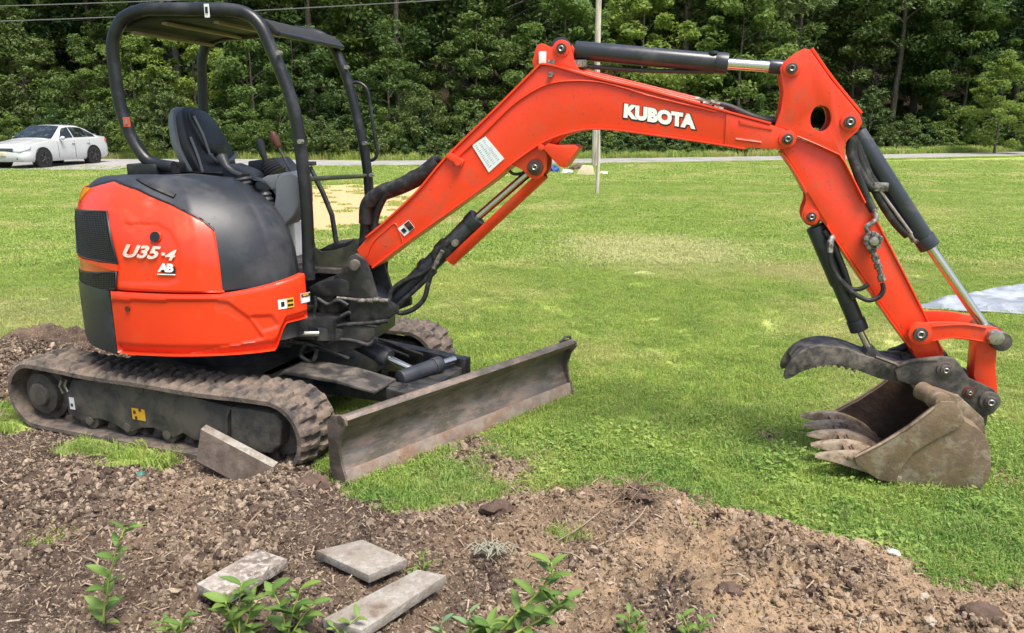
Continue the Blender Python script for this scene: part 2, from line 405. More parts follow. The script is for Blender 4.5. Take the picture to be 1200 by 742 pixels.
# boundary between orange cover and grey hood
bpx = [(98, 224), (112, 213), (135, 211), (162, 222), (202, 240), (236, 257), (252, 271), (258, 285)]
bsz = [inv(*p) for p in bpx]
bs = [q[0] for q in bsz]; bz = [q[1] for q in bsz]
S_END = inv(259, 318)[0]; S_BUMP = inv(136, 380)[0]; S_LAST = 11.2*SUB
order = np.argsort(bs); bs = np.array(bs)[order]; bz = np.array(bz)[order]
def zB(s):
    if s >= S_END: return .865
    return float(min(np.interp(s, bs, bz), ht_at(s)-.01))
def patch(mb, s0, s1, zlo, zhi, ns, nz, off, mi=0):
    vs = []
    for j in range(nz+1):
        for i in range(ns+1):
            s = s0+(s1-s0)*i/ns; a, b = zlo(s), zhi(s); vs.append(surf(s, a+(b-a)*j/nz, off))
    fs = [[j*(ns+1)+i, j*(ns+1)+i+1, (j+1)*(ns+1)+i+1, (j+1)*(ns+1)+i] for j in range(nz) for i in range(ns)]
    mb.add(vs, fs, mi); return mb
def shell(s0, s1, zlo, zhi, ns, nz, off, depth=.02, relief=None):
    """panel with real thickness: front sheet plus a returned rim"""
    mb = MB(); vs = []
    for o_ in (off, off-depth):
        for j in range(nz+1):
            for i in range(ns+1):
                s = s0+(s1-s0)*i/ns; a, b = zlo(s), zhi(s)
                e = 0.0
                if o_ == off and (j in (0, nz) or i in (0, ns)): e = -.006
                elif o_ == off and relief: e = relief(s, a+(b-a)*j/nz, j/nz)
                vs.append(surf(s, a+(b-a)*j/nz, o_+e))
    W = ns+1; N = W*(nz+1)
    fs = [[j*W+i, j*W+i+1, (j+1)*W+i+1, (j+1)*W+i] for j in range(nz) for i in range(ns)]
    rim = [i for i in range(W)]+[j*W+ns for j in range(1, nz+1)]+[nz*W+i for i in range(ns-1, -1, -1)]+[j*W for j in range(nz-1, 0, -1)]
    fs += [[rim[k], rim[(k+1) % len(rim)], rim[(k+1) % len(rim)]+N, rim[k]+N] for k in range(len(rim))]
    mb.add(vs, fs); return mb
def sm(a, b, x): t = max(0, min(1, (x-a)/(b-a))); return t*t*(3-2*t)
REC = [(120, 262), (186, 262), (200, 270), (211, 289), (213, 312), (210, 330), (196, 334), (170, 333), (120, 331)]
def cover_relief(s, z, t):
    if s < 3.2*SUB: return 0
    x, y = project(surf(s, z)); X_ = np.array([x]); Y_ = np.array([y])
    d = float(seg_dist(X_, Y_, REC[1:-1], False)[0])*(1 if inside(X_, Y_, REC)[0] else -1)
    e = -.007*sm(-1, 3, d)*sm(136, 150, x)
    return e-.010*sm(6, 0, math.hypot((x-182)/1.8, y-238)/1.6)
cover = part(shell(.2, S_END-.15, lambda s: .862, lambda s: zB(s)-.006, 150, 60, .006, relief=cover_relief), 'side_cover', M['orange'], smooth=50)
# hood: everything above the boundary and the whole front, closed on top
mb = MB(); ns = NS; nz = 34; vs = []
for i in range(ns):
    a = .865
    for j in range(nz+1):
        t = j/nz; t = 1-(1-t)**1.6; z_ = a+(ht_at(i)-a)*t; vs.append(surf(i, z_, -.022 if (i < S_END-1 and z_ < zB(i)-.012) else 0))
fs = [[i*(nz+1)+j, ((i+1) % ns)*(nz+1)+j, ((i+1) % ns)*(nz+1)+j+1, i*(nz+1)+j+1] for i in range(ns) for j in range(nz)]
fs.append([i*(nz+1)+nz for i in range(ns)])
mb.add(vs, fs); hood = part(mb, 'hood', M['hood'], smooth=45)
# dark core behind the panels stands in for shade, so gaps read as gaps
mb = MB(); vs = [surf(i, z, -.035) for i in range(0, ns, 2) for z in (.58, 1.2)]; n_ = len(range(0, ns, 2))
mb.add(vs, [[2*i, 2*((i+1) % n_), 2*((i+1) % n_)+1, 2*i+1] for i in range(n_)]+[[2*i for i in range(n_)], [2*i+1 for i in range(n_)]])
part(mb, 'gap_shade_core', M['black'])
# lower skirt
def zs_top(s):
    x, _ = project(surf(s, .85)); return .853+.0*x+.07*max(0, min(1, (x-255)/105))**1.3
def zs_bot(s):
    x, _ = project(surf(s, .7)); a = max(0, min(1, (x-318)/18)); a = a*a*(3-2*a); return .525+.02*max(0, (x-136)/200)+.135*a
S_FRONT = inv(357, 356)[0]
def skirt_relief(s, z, t):
    x, y = project(surf(s, z)); X_ = np.array([x]); Y_ = np.array([y])
    e = -.030*sm(.20, .0, t)-.012*sm(.965, 1.0, t)
    DG = [(258, 352), (268, 353), (294, 372), (310, 396), (200, 420), (130, 420), (130, 352)]
    e -= .008*sm(-.5, 2.5, float(seg_dist(X_, Y_, DG[:4], False)[0]))*(1 if inside(X_, Y_, DG)[0] else 0)
    PN = [(291, 369), (318, 368), (328, 382), (307, 389)]
    e -= .008*sm(0, 2, float(seg_dist(X_, Y_, PN)[0]))*(1 if inside(X_, Y_, PN)[0] else 0)
    return e
STEP = False
skirt = part(shell(S_BUMP+.25, S_FRONT, zs_bot, zs_top, 150, 40, .018, .04, relief=skirt_relief), 'lower_skirt', M['orange'], smooth=60)
STEP = True
bump = part(shell(.2, S_BUMP-.1, lambda s: .515, lambda s: .853, 50, 10, .022, .05), 'rear_bumper', M['hood'], smooth=50)
# character line on the skirt and grille pieces: polygons given on the photograph's side face, laid on the surface
def quadpatch(q, n, m_, off):
    """q: four photo corners (tl, tr, br, bl)"""
    c = [inv(*p) for p in q]; vs = []
    for j in range(m_+1):
        for i in range(n+1):
            a, b = i/n, j/m_
            s = (c[0][0]*(1-a)+c[1][0]*a)*(1-b)+(c[3][0]*(1-a)+c[2][0]*a)*b
            z = (c[0][1]*(1-a)+c[1][1]*a)*(1-b)+(c[3][1]*(1-a)+c[2][1]*a)*b
            vs.append((s, z))
    return vs
def slab(q, off, name, m_, parent, n=8, k=5, thick=.006):
    sz = quadpatch(q, n, k, off); mb = MB(); N = len(sz)
    vs = [surf(s, z, off) for s, z in sz]+[surf(s, z, off-thick) for s, z in sz]; W = n+1
    fs = [[j*W+i, j*W+i+1, (j+1)*W+i+1, (j+1)*W+i] for j in range(k) for i in range(n)]
    rim = [i for i in range(W)]+[j*W+n for j in range(1, k+1)]+[k*W+i for i in range(n-1, -1, -1)]+[j*W for j in range(k-1, 0, -1)]
    fs += [[rim[a], rim[(a+1) % len(rim)], rim[(a+1) % len(rim)]+N, rim[a]+N] for a in range(len(rim))]
    mb.add(vs, fs); return mb.build(name, m_, parent, smooth=50)
def grille(q, rows, cols, diag=0, **k):
    g = slab(q, .010, 'grille', M['mesh'], cover, 14, 8, .008)
    c = [inv(*p) for p in q]; mb = MB()
    def at(a, b, off=.013):
        s = (c[0][0]*(1-a)+c[1][0]*a)*(1-b)+(c[3][0]*(1-a)+c[2][0]*a)*b
        z = (c[0][1]*(1-a)+c[1][1]*a)*(1-b)+(c[3][1]*(1-a)+c[2][1]*a)*b
        return surf(s, z, off)
    for j in range(1, rows): mb.tube([at(.03+.94*i/8, j/rows) for i in range(9)], .0014, 4)
    for i in range(1, cols): mb.tube([at(i/cols, .03+.94*j/5) for j in range(6)], .0014, 4)
    mb.tube([at(x, y, .012) for x, y in [(0, 0), (.33, 0), (.66, 0), (1, 0), (1, .5), (1, 1), (.66, 1), (.33, 1), (0, 1), (0, .5)]], .006, 6, closed=True)
    mb.build('grille_bars', M['mesh_bar'], cover, smooth=60)
grille([(95, 244), (128, 249), (140, 308), (94, 296)], 24, 22)
grille([(93, 307), (139, 319), (138, 338), (92, 330)], 8, 22)
slab([(94, 297.5), (140, 309.5), (140, 317.5), (93, 305.5)], .016, 'grille_moulding', M['boom_orange'], cover, 12, 4, .012)
slab([(96, 229), (107, 218), (109, 222), (97, 236)], .012, 'tail_lamp', M['amber'], cover)
# recess panel outline, ringed black disc standing for a hole's shade, finger recess, latch
def surf_line(pts, off): return [surf(*inv(*p), off) for p in pts]
sc_ = surf(*inv(183, 278), .0); nn = (surf(*inv(183, 278), .02)-sc_).normalized()
MB().tube([sc_-nn*.004, sc_+nn*.008], .026, 20).build('hole_shade_disc', M['outline'], cover)
MB().tube([sc_+nn*.002, sc_+nn*.010], [.030, .028], 20).build('hole_ring', M['orange'], cover)
bpy.data.objects['hole_shade_disc'].data.transform(Matrix.Translation(nn*.006))
slab([(160, 210), (174, 212), (207, 228), (204, 232)], .008, 'latch_plate', M['black'], hood, thick=.02)
sc2 = surf(*inv(152, 361), .016); n2 = (surf(*inv(152, 361), .03)-sc2).normalized()
MB().tube([sc2-n2*.002, sc2+n2*.004], .014, 16).build('round_plug', M['knob'], skirt)
def sticker(q, parent, mbase, marks, off=.021):
    slab(q, off, 'decal', mbase, parent, 4, 3, .003)
    tl, tr, br, bl = q
    def P(a, b): return (tl[0]*(1-a)*(1-b)+tr[0]*a*(1-b)+br[0]*a*b+bl[0]*(1-a)*b, tl[1]*(1-a)*(1-b)+tr[1]*a*(1-b)+br[1]*a*b+bl[1]*(1-a)*b)
    for (a0, b0, a1, b1, m_) in marks:
        slab([P(a0, b0), P(a1, b0), P(a1, b1), P(a0, b1)], off+.002, 'decal_mark', m_, parent, 2, 2, .003)
sticker([(324, 351), (341, 348), (342, 359), (325, 362)], skirt, M['white'], [(.55, 0, 1, 1, M['yellow']), (.60, .15, .95, .4, M['outline']), (.60, .6, .95, .85, M['outline']), (.18, .25, .4, .75, M['outline'])])
sticker([(349, 344), (359, 342), (359, 353), (350, 355)], skirt, M['white'], [(.05, .05, .95, .4, M['outline']), (.2, .1, .8, .3, M['yellow'])])
# lettering on the cover
def on_cover(q, off):
    tl, tr, br, bl = q
    def fn(x, y, z):
        a = x+.5; b = .5-y
        p = (tl[0]*(1-a)*(1-b)+tr[0]*a*(1-b)+br[0]*a*b+bl[0]*(1-a)*b, tl[1]*(1-a)*(1-b)+tr[1]*a*(1-b)+br[1]*a*b+bl[1]*(1-a)*b)
        return surf(*inv(*p), off+.002*z)
    return fn
place_text('model_lettering', text_mesh('U35', 1, .001, .035, .25, 1.0), on_cover([(147, 286), (190, 289), (188, 304), (145, 301)], .0075), M['silver'], cover)
place_text('model_lettering', text_mesh('4', 1, .001, .03, .25, 1.0), on_cover([(196, 292), (208, 293), (206, 305.5), (194, 304.5)], .0075), M['silver'], cover)
slab([(190.5, 296), (194.5, 296.5), (194, 299.5), (190, 299)], .0085, 'lettering_dash', M['silver'], cover, 2, 2, .003)
place_text('emblem', text_mesh('AB', 1, .001, .05, 0, .85), on_cover([(187, 308), (205, 309), (204, 319), (186, 318)], .0085), M['letter'], cover)
slab([(190, 312), (206, 313), (206, 320), (190, 319)], .0065, 'emblem_backing', M['outline'], cover, 3, 2, .003)  # black block behind the letters, set right and down
slab([(185, 320.5), (206, 321.2), (206, 322.4), (185, 321.8)], .0065, 'emblem_line', M['letter'], cover, 4, 1, .003)
# dark strip along the gap between cover and hood
mb = MB(); mb.tube([surf(s, zB(s), -.004) for s in np.linspace(max(1, bs[0]), S_END-.3, 50)], .008, 6)
mb.build('seam_strip', M['outline'], hood, smooth=60)

# ---- upper frame and floor
mb = MB()
ring = [(.70*cos(q), .70*sin(q)) for q in np.linspace(0, 2*pi, 33)[:-1]]
vs = [U.w(a*1.0, b, z) for z in (.50, .60) for a, b in ring]
mb.add(vs, [[i, (i+1) % 32, 32+(i+1) % 32, 32+i] for i in range(32)]+[list(range(32)), list(range(63, 31, -1))])
mb.box(U, (.2, .80), (-.42, .25), (.52, .64))
mb.box(U, (.1, .72), (-.10, .48), (.62, .84)); mb.box(U, (-.2, .45), (.40, .76), (.60, .83))
part(mb, 'upper_frame', M['black'], bevel=.008)
mb = MB(); mb.box(U, (-.1, .74), (-.16, .49), (.845, .87)); part(mb, 'floor_plate', M['dirty_black'])
mb = MB(); mb.prism(U, [(.70, .872), (.82, .872), (.80, 1.03), (.72, .96)], -.05, .30); part(mb, 'front_panel', M['panel'], bevel=.01)
mb = MB(); mb.prism(U, U.pts([(363, 262), (369, 290), (376, 295), (390, 294), (423, 284), (421, 300), (408, 318), (388, 325), (362, 327)], -.10), -.10, -.085); part(mb, 'step_guard', M['panel'], bevel=.004)

# ---- canopy
def tubepath(px, v, n=6): return [U.w(u, v, z) for u, z in catmull([U.un(x, y, v) for x, y in px], n)]
near_px = [(204, 196), (185, 193), (172, 187), (160, 172), (150, 152), (141, 124), (136, 95), (132, 60), (135, 38), (146, 21), (167, 12), (190, 11), (240, 11), (272, 12), (292, 18), (306, 32), (317, 55), (330, 86), (343, 123), (351, 165), (358, 225), (361, 280), (362, 327)]
far_px = [(240, 190), (239, 160), (238, 130), (237, 95), (237, 70), (242, 53), (256, 44), (285, 41), (320, 38), (350, 37), (370, 40), (384, 48), (394, 62), (404, 85), (414, 120), (425, 167), (431, 205), (433, 240), (434, 275), (435, 310)]
fr_ = MB(); fr_.tube(tubepath(near_px, -.40), .033, 16); canopy = part(fr_, 'canopy_frame', M['rops'], smooth=60)
MB().tube(tubepath(far_px, .45), .030, 16).build('canopy_frame_tube', M['rops'], canopy, smooth=60)
rT = U.at(178, 194, -.40)
mb = MB(); mb.box(U, (-.34, -.16), (-.44, -.16), (1.405, 1.465)); part(mb, 'canopy_rear_mount', M['black'], bevel=.008)
mb = MB(); mb.box(U, (-.42, -.30), (.38, .50), (1.38, 1.48)); part(mb, 'canopy_rear_mount', M['black'], bevel=.008)
# bolts along the posts
for px, py, v in [(325, 62, -.40), (350, 166, -.40), (404, 79, .45), (425, 168, .45), (433, 205, .45)]:
    u, z = U.un(px+3, py, v-.03); MB().tube([U.w(u, v-.02, z), U.w(u, v-.055, z)], .013, 6).build('bolt', M['steel'], canopy)
# lateral tubes and roof
def cross(px, py, r=.018):
    u, z = U.un(px, py, -.40); return MB().tube([U.w(u, -.38, z), U.w(u, .43, z)], r, 10)
mb = MB(); roof_poly = [(-.33, 2.165), (-.30, 2.20), (-.1, 2.235), (.28, 2.235), (.48, 2.20), (.56, 2.14), (.55, 2.125), (.46, 2.175), (.27, 2.205), (-.1, 2.205), (-.3, 2.17)]
mb.prism(U, catmull(roof_poly, 4, True), -.365, .50); roof = part(mb, 'canopy_roof', M['roof_under'], bevel=.006)
for (a, ztop) in ((-.10, 2.197), (.20, 2.197), (-.29, 2.155)):
    MB().box(U, (a, a+.03), (-.35, .42), (ztop-.014, ztop)).build('roof_rib', M['tan'], roof, bevel=.003)
for q0, q1, r_ in (((-.34, -.36, 2.17), (-.34, .44, 2.17), .012), ((.565, -.36, 2.125), (.565, .47, 2.125), .014)):
    MB().tube([U.w(*q0), U.w(*q1)], r_, 8).build('roof_edge', M['rops'], roof, smooth=60)
u, z = U.un(243, 12, -.44)
MB().box(U, (u-.015, u+.012), (-.444, -.441), (z-.035, z+.03)).build('post_sticker', M['white'], canopy)
MB().box(U, (u-.008, u+.006), (-.448, -.446), (z-.015, z+.015)).build('sticker_mark', M['outline'], canopy)
u, z = U.un(149, 143, -.44); MB().box(U, (u-.02, u+.02), (-.445, -.441), (z-.025, z+.025)).build('post_sticker', M['red'], canopy)
u, z = U.un(149, 143, -.44); MB().box(U, (u-.008, u+.008), (-.449, -.447), (z-.012, z+.014)).build('sticker_mark', M['tan'], canopy)
# hand rail on the far post, cross bar
hr = [(408, 98), (420, 97), (430, 105), (434, 125), (439, 160), (442, 178), (438, 187), (428, 188)]
MB().tube([U.w(*((lambda q: (q[0], .47, q[1]))(q))) for q in catmull([U.un(x, y, .47) for x, y in hr], 5)], .011, 8).build('grab_rail', M['rops'], canopy, smooth=60)
u0, z0 = U.un(360, 210, -.40); u1, z1 = U.un(430, 206, .45)
MB().tube([U.w(u0, -.40, z0), U.w(u1, .45, z1)], .013, 8).build('cross_bar', M['panel'], canopy, smooth=60)

# ---- seat
def blob(fr, prof, v0, v1, lean=None, nseg=10, name='', m_=None, parent=None, puff=.02):
    """cushion: outline (u,z) polygon thickened across v with rounded sides"""
    mb = MB(); P = catmull(prof, 5, True); n = len(P); cu_ = sum(p[0] for p in P)/n; cz = sum(p[1] for p in P)/n; vs = []; K = nseg
    for k in range(K+1):
        t = k/K; v = v0+(v1-v0)*t; e = abs(2*t-1); sc = 1-.28*e**4-.0*e
        for (a, b) in P: vs.append(fr.w(cu_+(a-cu_)*sc, v, cz+(b-cz)*(1-.12*e**4)))
    fs = [[k*n+i, k*n+(i+1) % n, (k+1)*n+(i+1) % n, (k+1)*n+i] for k in range(K) for i in range(n)]+[list(range(n)), [K*n+i for i in range(n)][::-1]]
    mb.add(vs, fs); return mb.build(name, m_, parent, smooth=55)
SU = -.22
seat = empty_seat = blob(U, [(SU+.02, 1.22), (SU+.46, 1.20), (SU+.48, 1.28), (SU+.30, 1.34), (SU+.05, 1.33)], -.02, .44, name='seat', m_=M['seat'], parent=EX)
# backrest: a leaning pad lofted across its height
def pad(name, rows, m_, parent, depth, bulge=.02):
    """rows: (z, u_front, half width); centre v = SV"""
    mb = MB(); vs = []; K = 12
    for (z, uf, hw) in rows:
        tp = 1-.75*sm(rows[-1][0]-.09, rows[-1][0], z)
        for k in range(K): 
            q = pi*k/(K-1); vs.append(U.w(uf+bulge*sin(q)*tp-(1-tp)*.02, SV-hw*cos(q), z))
        for k in range(K):
            q = pi*k/(K-1); vs.append(U.w(uf-depth*tp-bulge*1.5*sin(q)*tp-(1-tp)*.02, SV+hw*cos(q)*.97, z))
    n = 2*K
    fs = [[r*n+i, r*n+(i+1) % n, (r+1)*n+(i+1) % n, (r+1)*n+i] for r in range(len(rows)-1) for i in range(n)]+[list(range(n)), [(len(rows)-1)*n+i for i in range(n)][::-1]]
    mb.add(vs, fs); return mb.build(name, m_, parent, smooth=50)
SV = .18
rows = [(1.24, SU+.10, .13), (1.30, SU+.085, .17), (1.38, SU+.065, .20), (1.47, SU+.035, .225), (1.54, SU+.01, .23), (1.61, SU-.015, .21), (1.67, SU-.04, .175), (1.715, SU-.055, .15), (1.75, SU-.07, .115), (1.765, SU-.08, .08), (1.773, SU-.085, .03)]
back = pad('backrest', rows, M['seat'], EX, .05, .03)
pad('backrest_shell', [(z-.0, u-.055, w*1.07) for z, u, w in rows], M['seat_grey'], back, .035, .02)
pad('headrest', [(1.49, SU+.045, .06), (1.51, SU+.05, .105), (1.56, SU+.04, .125), (1.64, SU+.01, .13), (1.71, SU-.02, .115), (1.745, SU-.035, .085), (1.76, SU-.05, .04)], M['seat'], back, .03, .035)
mb = MB()
mb.tube([U.w(SU+.10, SV+.14*cos(q), 1.50-.055*sin(q)) for q in np.linspace(0, pi, 12)], .012, 8)
mb.tube([U.w(a, SV-.12, z) for a, z in ((SU+.08, 1.50), (SU+.045, 1.62), (SU+.0, 1.72))], .008, 8)
mb.tube([U.w(a, SV-.20, z) for a, z in ((SU+.085, 1.34), (SU+.055, 1.48), (SU+.015, 1.60))], .008, 8)
mb.build('seat_piping', M['seat_grey'], back, smooth=60)
ob_ = MB().box(U, (SU+.10, SU+.14), (-.06, -.03), (1.26, 1.30)).build('seat_label', M['white'], seat, bevel=.003)
MB().box(U, (SU+.105, SU+.135), (-.064, -.061), (1.265, 1.29)).build('label_mark', M['red'], seat)
# armrests, consoles and levers
for vv in (-.10, .50):
    mb = MB(); mb.tube([U.w(a, vv, z) for a, z in ((SU+.06, 1.36), (SU+.16, 1.38), (SU+.30, 1.39))], [.022, .026, .02], 10); part(mb, 'armrest', M['seat'], smooth=60)
def console(v0, v1, px, vpx):
    pl = U.pts(px, vpx); mb = MB(); mb.prism(U, pl, v0, v1); c = part(mb, 'console', M['console'], bevel=.018, seg=3); return c
conR = console(-.34, -.16, [(322, 212), (328, 203), (342, 201), (350, 207), (351, 240), (344, 254), (333, 266), (318, 250), (322, 232)], -.34)
mb = MB(); mb.prism(U, U.pts([(298, 214), (312, 206), (326, 204), (324, 222), (300, 224)], -.32), -.32, -.16); mb.build('console_ledge', M['console'], conR, bevel=.012)
mb = MB(); mb.prism(U, U.pts([(258, 196), (266, 192), (282, 198), (298, 206), (300, 226), (288, 240), (262, 216)], -.22), -.22, -.06); mb.build('lever_pod', M['seat'], conR, bevel=.02)
conL = console(.40, .56, [(300, 205), (320, 196), (345, 200), (350, 250), (300, 250)], .40)
def bellows(px0, px1, v, r0, r1, parent, n=5):
    a = U.at(*px0, v); b = U.at(*px1, v); mb = MB(); pts = []; R = []
    for i in range(2*n+1):
        t = i/(2*n); pts.append(a.lerp(b, t)); R.append((r0+(r1-r0)*t)*(1.12 if i % 2 == 0 else .9))
    mb.tube(pts, R, 14); return mb.build('bellows', M['seat'], parent, smooth=25)
bellows((291, 236), (284, 205), -.33, .066, .040, conR, 6)
bellows((312, 240), (309, 222), -.33, .045, .032, conR, 3)
bellows((322, 205), (312, 190), -.05, .07, .035, conR)
MB().tube([U.at(284, 206, -.30), U.at(275, 203, -.28), U.at(266, 196, -.26), U.at(260, 184, -.25), U.at(258, 181, -.25)], [.014, .018, .022, .032, .018], 10).build('joystick', M['seat'], conR, smooth=60)
MB().tube([U.at(313, 192, -.05), U.at(308, 180, -.05), U.at(305, 168, -.05), U.at(303, 163, -.05)], [.012, .02, .024, .018], 10).build('joystick', M['seat'], conR, smooth=60)
lv = MB().tube([U.at(342, 204, -.2), U.at(333, 186, -.2), U.at(324, 168, -.2)], .006, 8).build('blade_lever', M['black'], conR, smooth=60)
MB().tube([U.at(326, 172, -.2), U.at(322, 163, -.2), U.at(319, 155, -.2)], [.016, .026, .016], 10).build('lever_knob', M['knob'], lv, smooth=60)
mb = MB(); mb.prism(U, U.pts([(300, 188), (330, 184), (345, 200), (300, 204)], .2), .1, .3); part(mb, 'front_console', M['seat'], bevel=.01)
# travel levers with pedals
for v, dx in ((.12, 0), (.20, 0)):
    lv = part(MB().tube([U.at(363, 196, v), U.at(378, 225, v), U.at(389, 252, v), U.at(395, 290, v)], .016, 8), 'travel_lever', M['chrome' if v > .15 else 'black'], smooth=60)
    MB().box(U, (U.un(363, 193, v)[0]-.06, U.un(363, 193, v)[0]+.03), (v-.03, v+.03), (U.un(363, 193, v)[1]-.005, U.un(363, 193, v)[1]+.018)).build('lever_grip', M['seat'], lv, bevel=.004)
mb = MB(); mb.prism(U, U.pts([(376, 292), (390, 285), (408, 283), (406, 290), (388, 298)], .12), .08, .26); part(mb, 'foot_pedal', M['black'], bevel=.005)
mb = MB(); mb.box(U, U_ if False else (U.un(334, 262, -.2)[0], U.un(349, 262, -.2)[0]), (-.24, -.14), (.95, 1.14)); part(mb, 'document_box', M['white'], bevel=.01)

# ---- rubber tracks
RT = .186; UR, UF = -.775, .855; ZC = .178
def loop_pt(d, r):
    """point and outward normal at arc length d (measured on radius RT)"""
    L1 = UF-UR; A = pi*RT; d = d % (2*L1+2*A)
    if d < L1: return (UR+d, ZC+r), (0, 1)                       # top, going forward
    d -= L1
    if d < A: q = pi/2-d/RT; return (UF+r*cos(q), ZC+r*sin(q)), (cos(q), sin(q))
    d -= A
    if d < L1: return (UF-d, ZC-r), (0, -1)
    d -= L1; q = -pi/2-d/RT; return (UR+r*cos(q), ZC+r*sin(q)), (cos(q), sin(q))
LTOT = 2*(UF-UR)+2*pi*RT
def make_belt(v0, v1):
    NSn, NV = 480, 20; nl = 62; vs = []
    def sag(d):   # slack of the upper run
        L1 = UF-UR; return -.018*sin(pi*d/L1)**2*(1+.5*sin(3*pi*d/L1)) if d < L1 else 0
    prof = [('o', k/NV) for k in range(NV+1)]
    for i in range(NSn):
        d = LTOT*i/NSn; ph = (d/LTOT*nl) % 1
        (u, z), nrm = loop_pt(d, RT); z += sag(d)
        for k in range(NV+1):
            t = k/NV; side = 0 if t < .5 else .5
            p = (ph+side+.35*abs(t-.5)*2*.6) % 1
            lug = max(0, min(1, (.29-abs(p-.5))/.06)); edge = min(1, min(t, 1-t)/.08)
            mid = 1 if abs(t-.5) > .04 else .35
            nz_ = float(fbm(np.array([d*1.0]), np.array([t*.3+v0]), 22, 2, 5)[0])
            h = .010+.019*lug*edge*mid+.013*nz_
            if k in (0, NV): h = .004
            vs.append(T.w(u+nrm[0]*h, v0+(v1-v0)*t, z+nrm[1]*h))
        for t, h in ((1, -.018), (.62, -.020), (.58, -.020-(.035 if (i//6) % 2 else .0)), (.42, -.020-(.035 if (i//6) % 2 else .0)), (.38, -.020), (0, -.018)):
            vs.append(T.w(u+nrm[0]*h, v0+(v1-v0)*t, z+nrm[1]*h))
    n = NV+1+6; mb = MB()
    fs = [[i*n+k, i*n+(k+1) % n, ((i+1) % NSn)*n+(k+1) % n, ((i+1) % NSn)*n+k] for i in range(NSn) for k in range(n)]
    mb.add(vs, fs); return mb
def ring_pts(fr, u, z, v, r, n=24): return [fr.w(u+r*cos(2*pi*k/n), v, z+r*sin(2*pi*k/n)) for k in range(n)]
def make_track(v0, near=True):
    v1 = v0+.30; vf = v0+.055
    bl = make_belt(v0, v1).build('track_belt', M['track'], EX, smooth=28)
    sgn = 1
    # roller frame with its scalloped lower edge
    base = T.pts([(77, 462), (83, 446), (110, 444), (150, 447), (182, 457), (225, 466), (268, 477), (268, 520), (240, 519), (226, 516), (213, 508), (202, 514), (196, 510), (178, 502), (165, 502), (152, 507), (143, 504), (128, 495), (114, 491), (103, 492), (94, 494), (79, 485)], -.80)
    if not near: base = [(.0+a, b) for a, b in base]
    mb = MB(); mb.prism(T, base, vf, vf+.09); rf = mb.build('roller_frame', M['frame'], bl, bevel=.008)
    mc = T.pts([(269, 478), (290, 480), (320, 486), (329, 495), (327, 522), (317, 533), (300, 531), (269, 524)], -.82)
    mb = MB(); mb.prism(T, mc, vf-.02, vf+.10); mb.build('motor_cover', M['frame'], bl, bevel=.014, seg=3)
    # idler wheel at the rear, sprocket at the front, rollers
    mb = MB(); mb.disc(T, UR, ZC, v0+.06, v1-.06, .12, 36); mb.disc(T, UR, ZC, v0+.10, v1-.10, .160, 36)
    mb.disc(T, UR+.0, ZC, v0+.035, v0+.12, .078, 12, r2=.066); mb.build('idler_wheel', M['frame'], bl, bevel=.006)
    mb = MB(); mb.disc(T, UF, ZC, v0+.11, v1-.11, .13, 36)
    for k in range(15):
        q = 2*pi*k/15; mb.prism(T, [(UF+.125*cos(q-.09), ZC+.125*sin(q-.09)), (UF+.165*cos(q-.04), ZC+.165*sin(q-.04)), (UF+.165*cos(q+.04), ZC+.165*sin(q+.04)), (UF+.125*cos(q+.09), ZC+.125*sin(q+.09))], v0+.12, v1-.12)
    mb.build('sprocket', M['frame'], bl, bevel=.003)
    for uu in (-.42, -.14, .14, .42):
        mb = MB(); mb.disc(T, uu, .065, v0+.07, v1-.07, .052, 20); mb.disc(T, uu, .065, v0+.05, v0+.08, .026, 12); mb.build('track_roller', M['frame'], bl, bevel=.004)
    mb = MB(); uz = T.un(167, 459, -.78); mb.disc(T, uz[0], .305, v0+.07, v1-.07, .036, 18); mb.disc(T, uz[0], .305, v0+.045, v0+.08, .03, 12); mb.build('carrier_roller', M['frame'], bl, bevel=.003)
    mb = MB(); mb.box(T, (-.62, .62), (v0+.15, v0+.29), (.08, .31)); mb.build('inner_frame', M['frame'], bl, bevel=.01)
    return bl, vf
bn, vf = make_track(-.85)
mb = MB(); yz = T.un(162, 486, -.80); MB().box(T, (yz[0]-.045, yz[0]+.045), (vf-.004, vf-.001), (yz[1]-.032, yz[1]+.032)).build('warning_decal', M['yellow'], bn)
for a, b in ((-.028, .012), (.012, .03), (-.02, -.02)): MB().box(T, (yz[0]+a-.006, yz[0]+a+.010), (vf-.006, vf-.0045), (yz[1]+b-.010, yz[1]+b+.008)).build('decal_mark', M['knob'], bn)
yz = T.un(84, 473, -.80); MB().box(T, (yz[0]-.018, yz[0]+.018), (vf-.004, vf-.001), (yz[1]-.035, yz[1]+.035)).build('serial_plate', M['white'], bn)
MB().box(T, (yz[0]-.008, yz[0]+.008), (vf-.006, vf-.0045), (yz[1]-.018, yz[1]+.0)).build('decal_mark', M['mesh_bar'], bn)
mb = MB(); uz = T.un(83, 450, -.8); mb.tube([T.at(74, 461, -.79), T.at(70, 452, -.79), T.at(73, 445, -.79)], .008, 6); mb.tube([T.at(80, 459, -.79), T.at(76, 452, -.79), T.at(78, 445, -.79)], .008, 6); mb.build('tension_spring_guide', M['steel'], bn, smooth=60)
mb = MB(); mb.tube([T.at(266, 520, -.80), T.at(266, 488, -.80), T.at(270, 478, -.80), T.at(282, 479, -.80)], .009, 8); mb.build('frame_weld', M['frame'], bn, smooth=60)
make_track(.55, False)
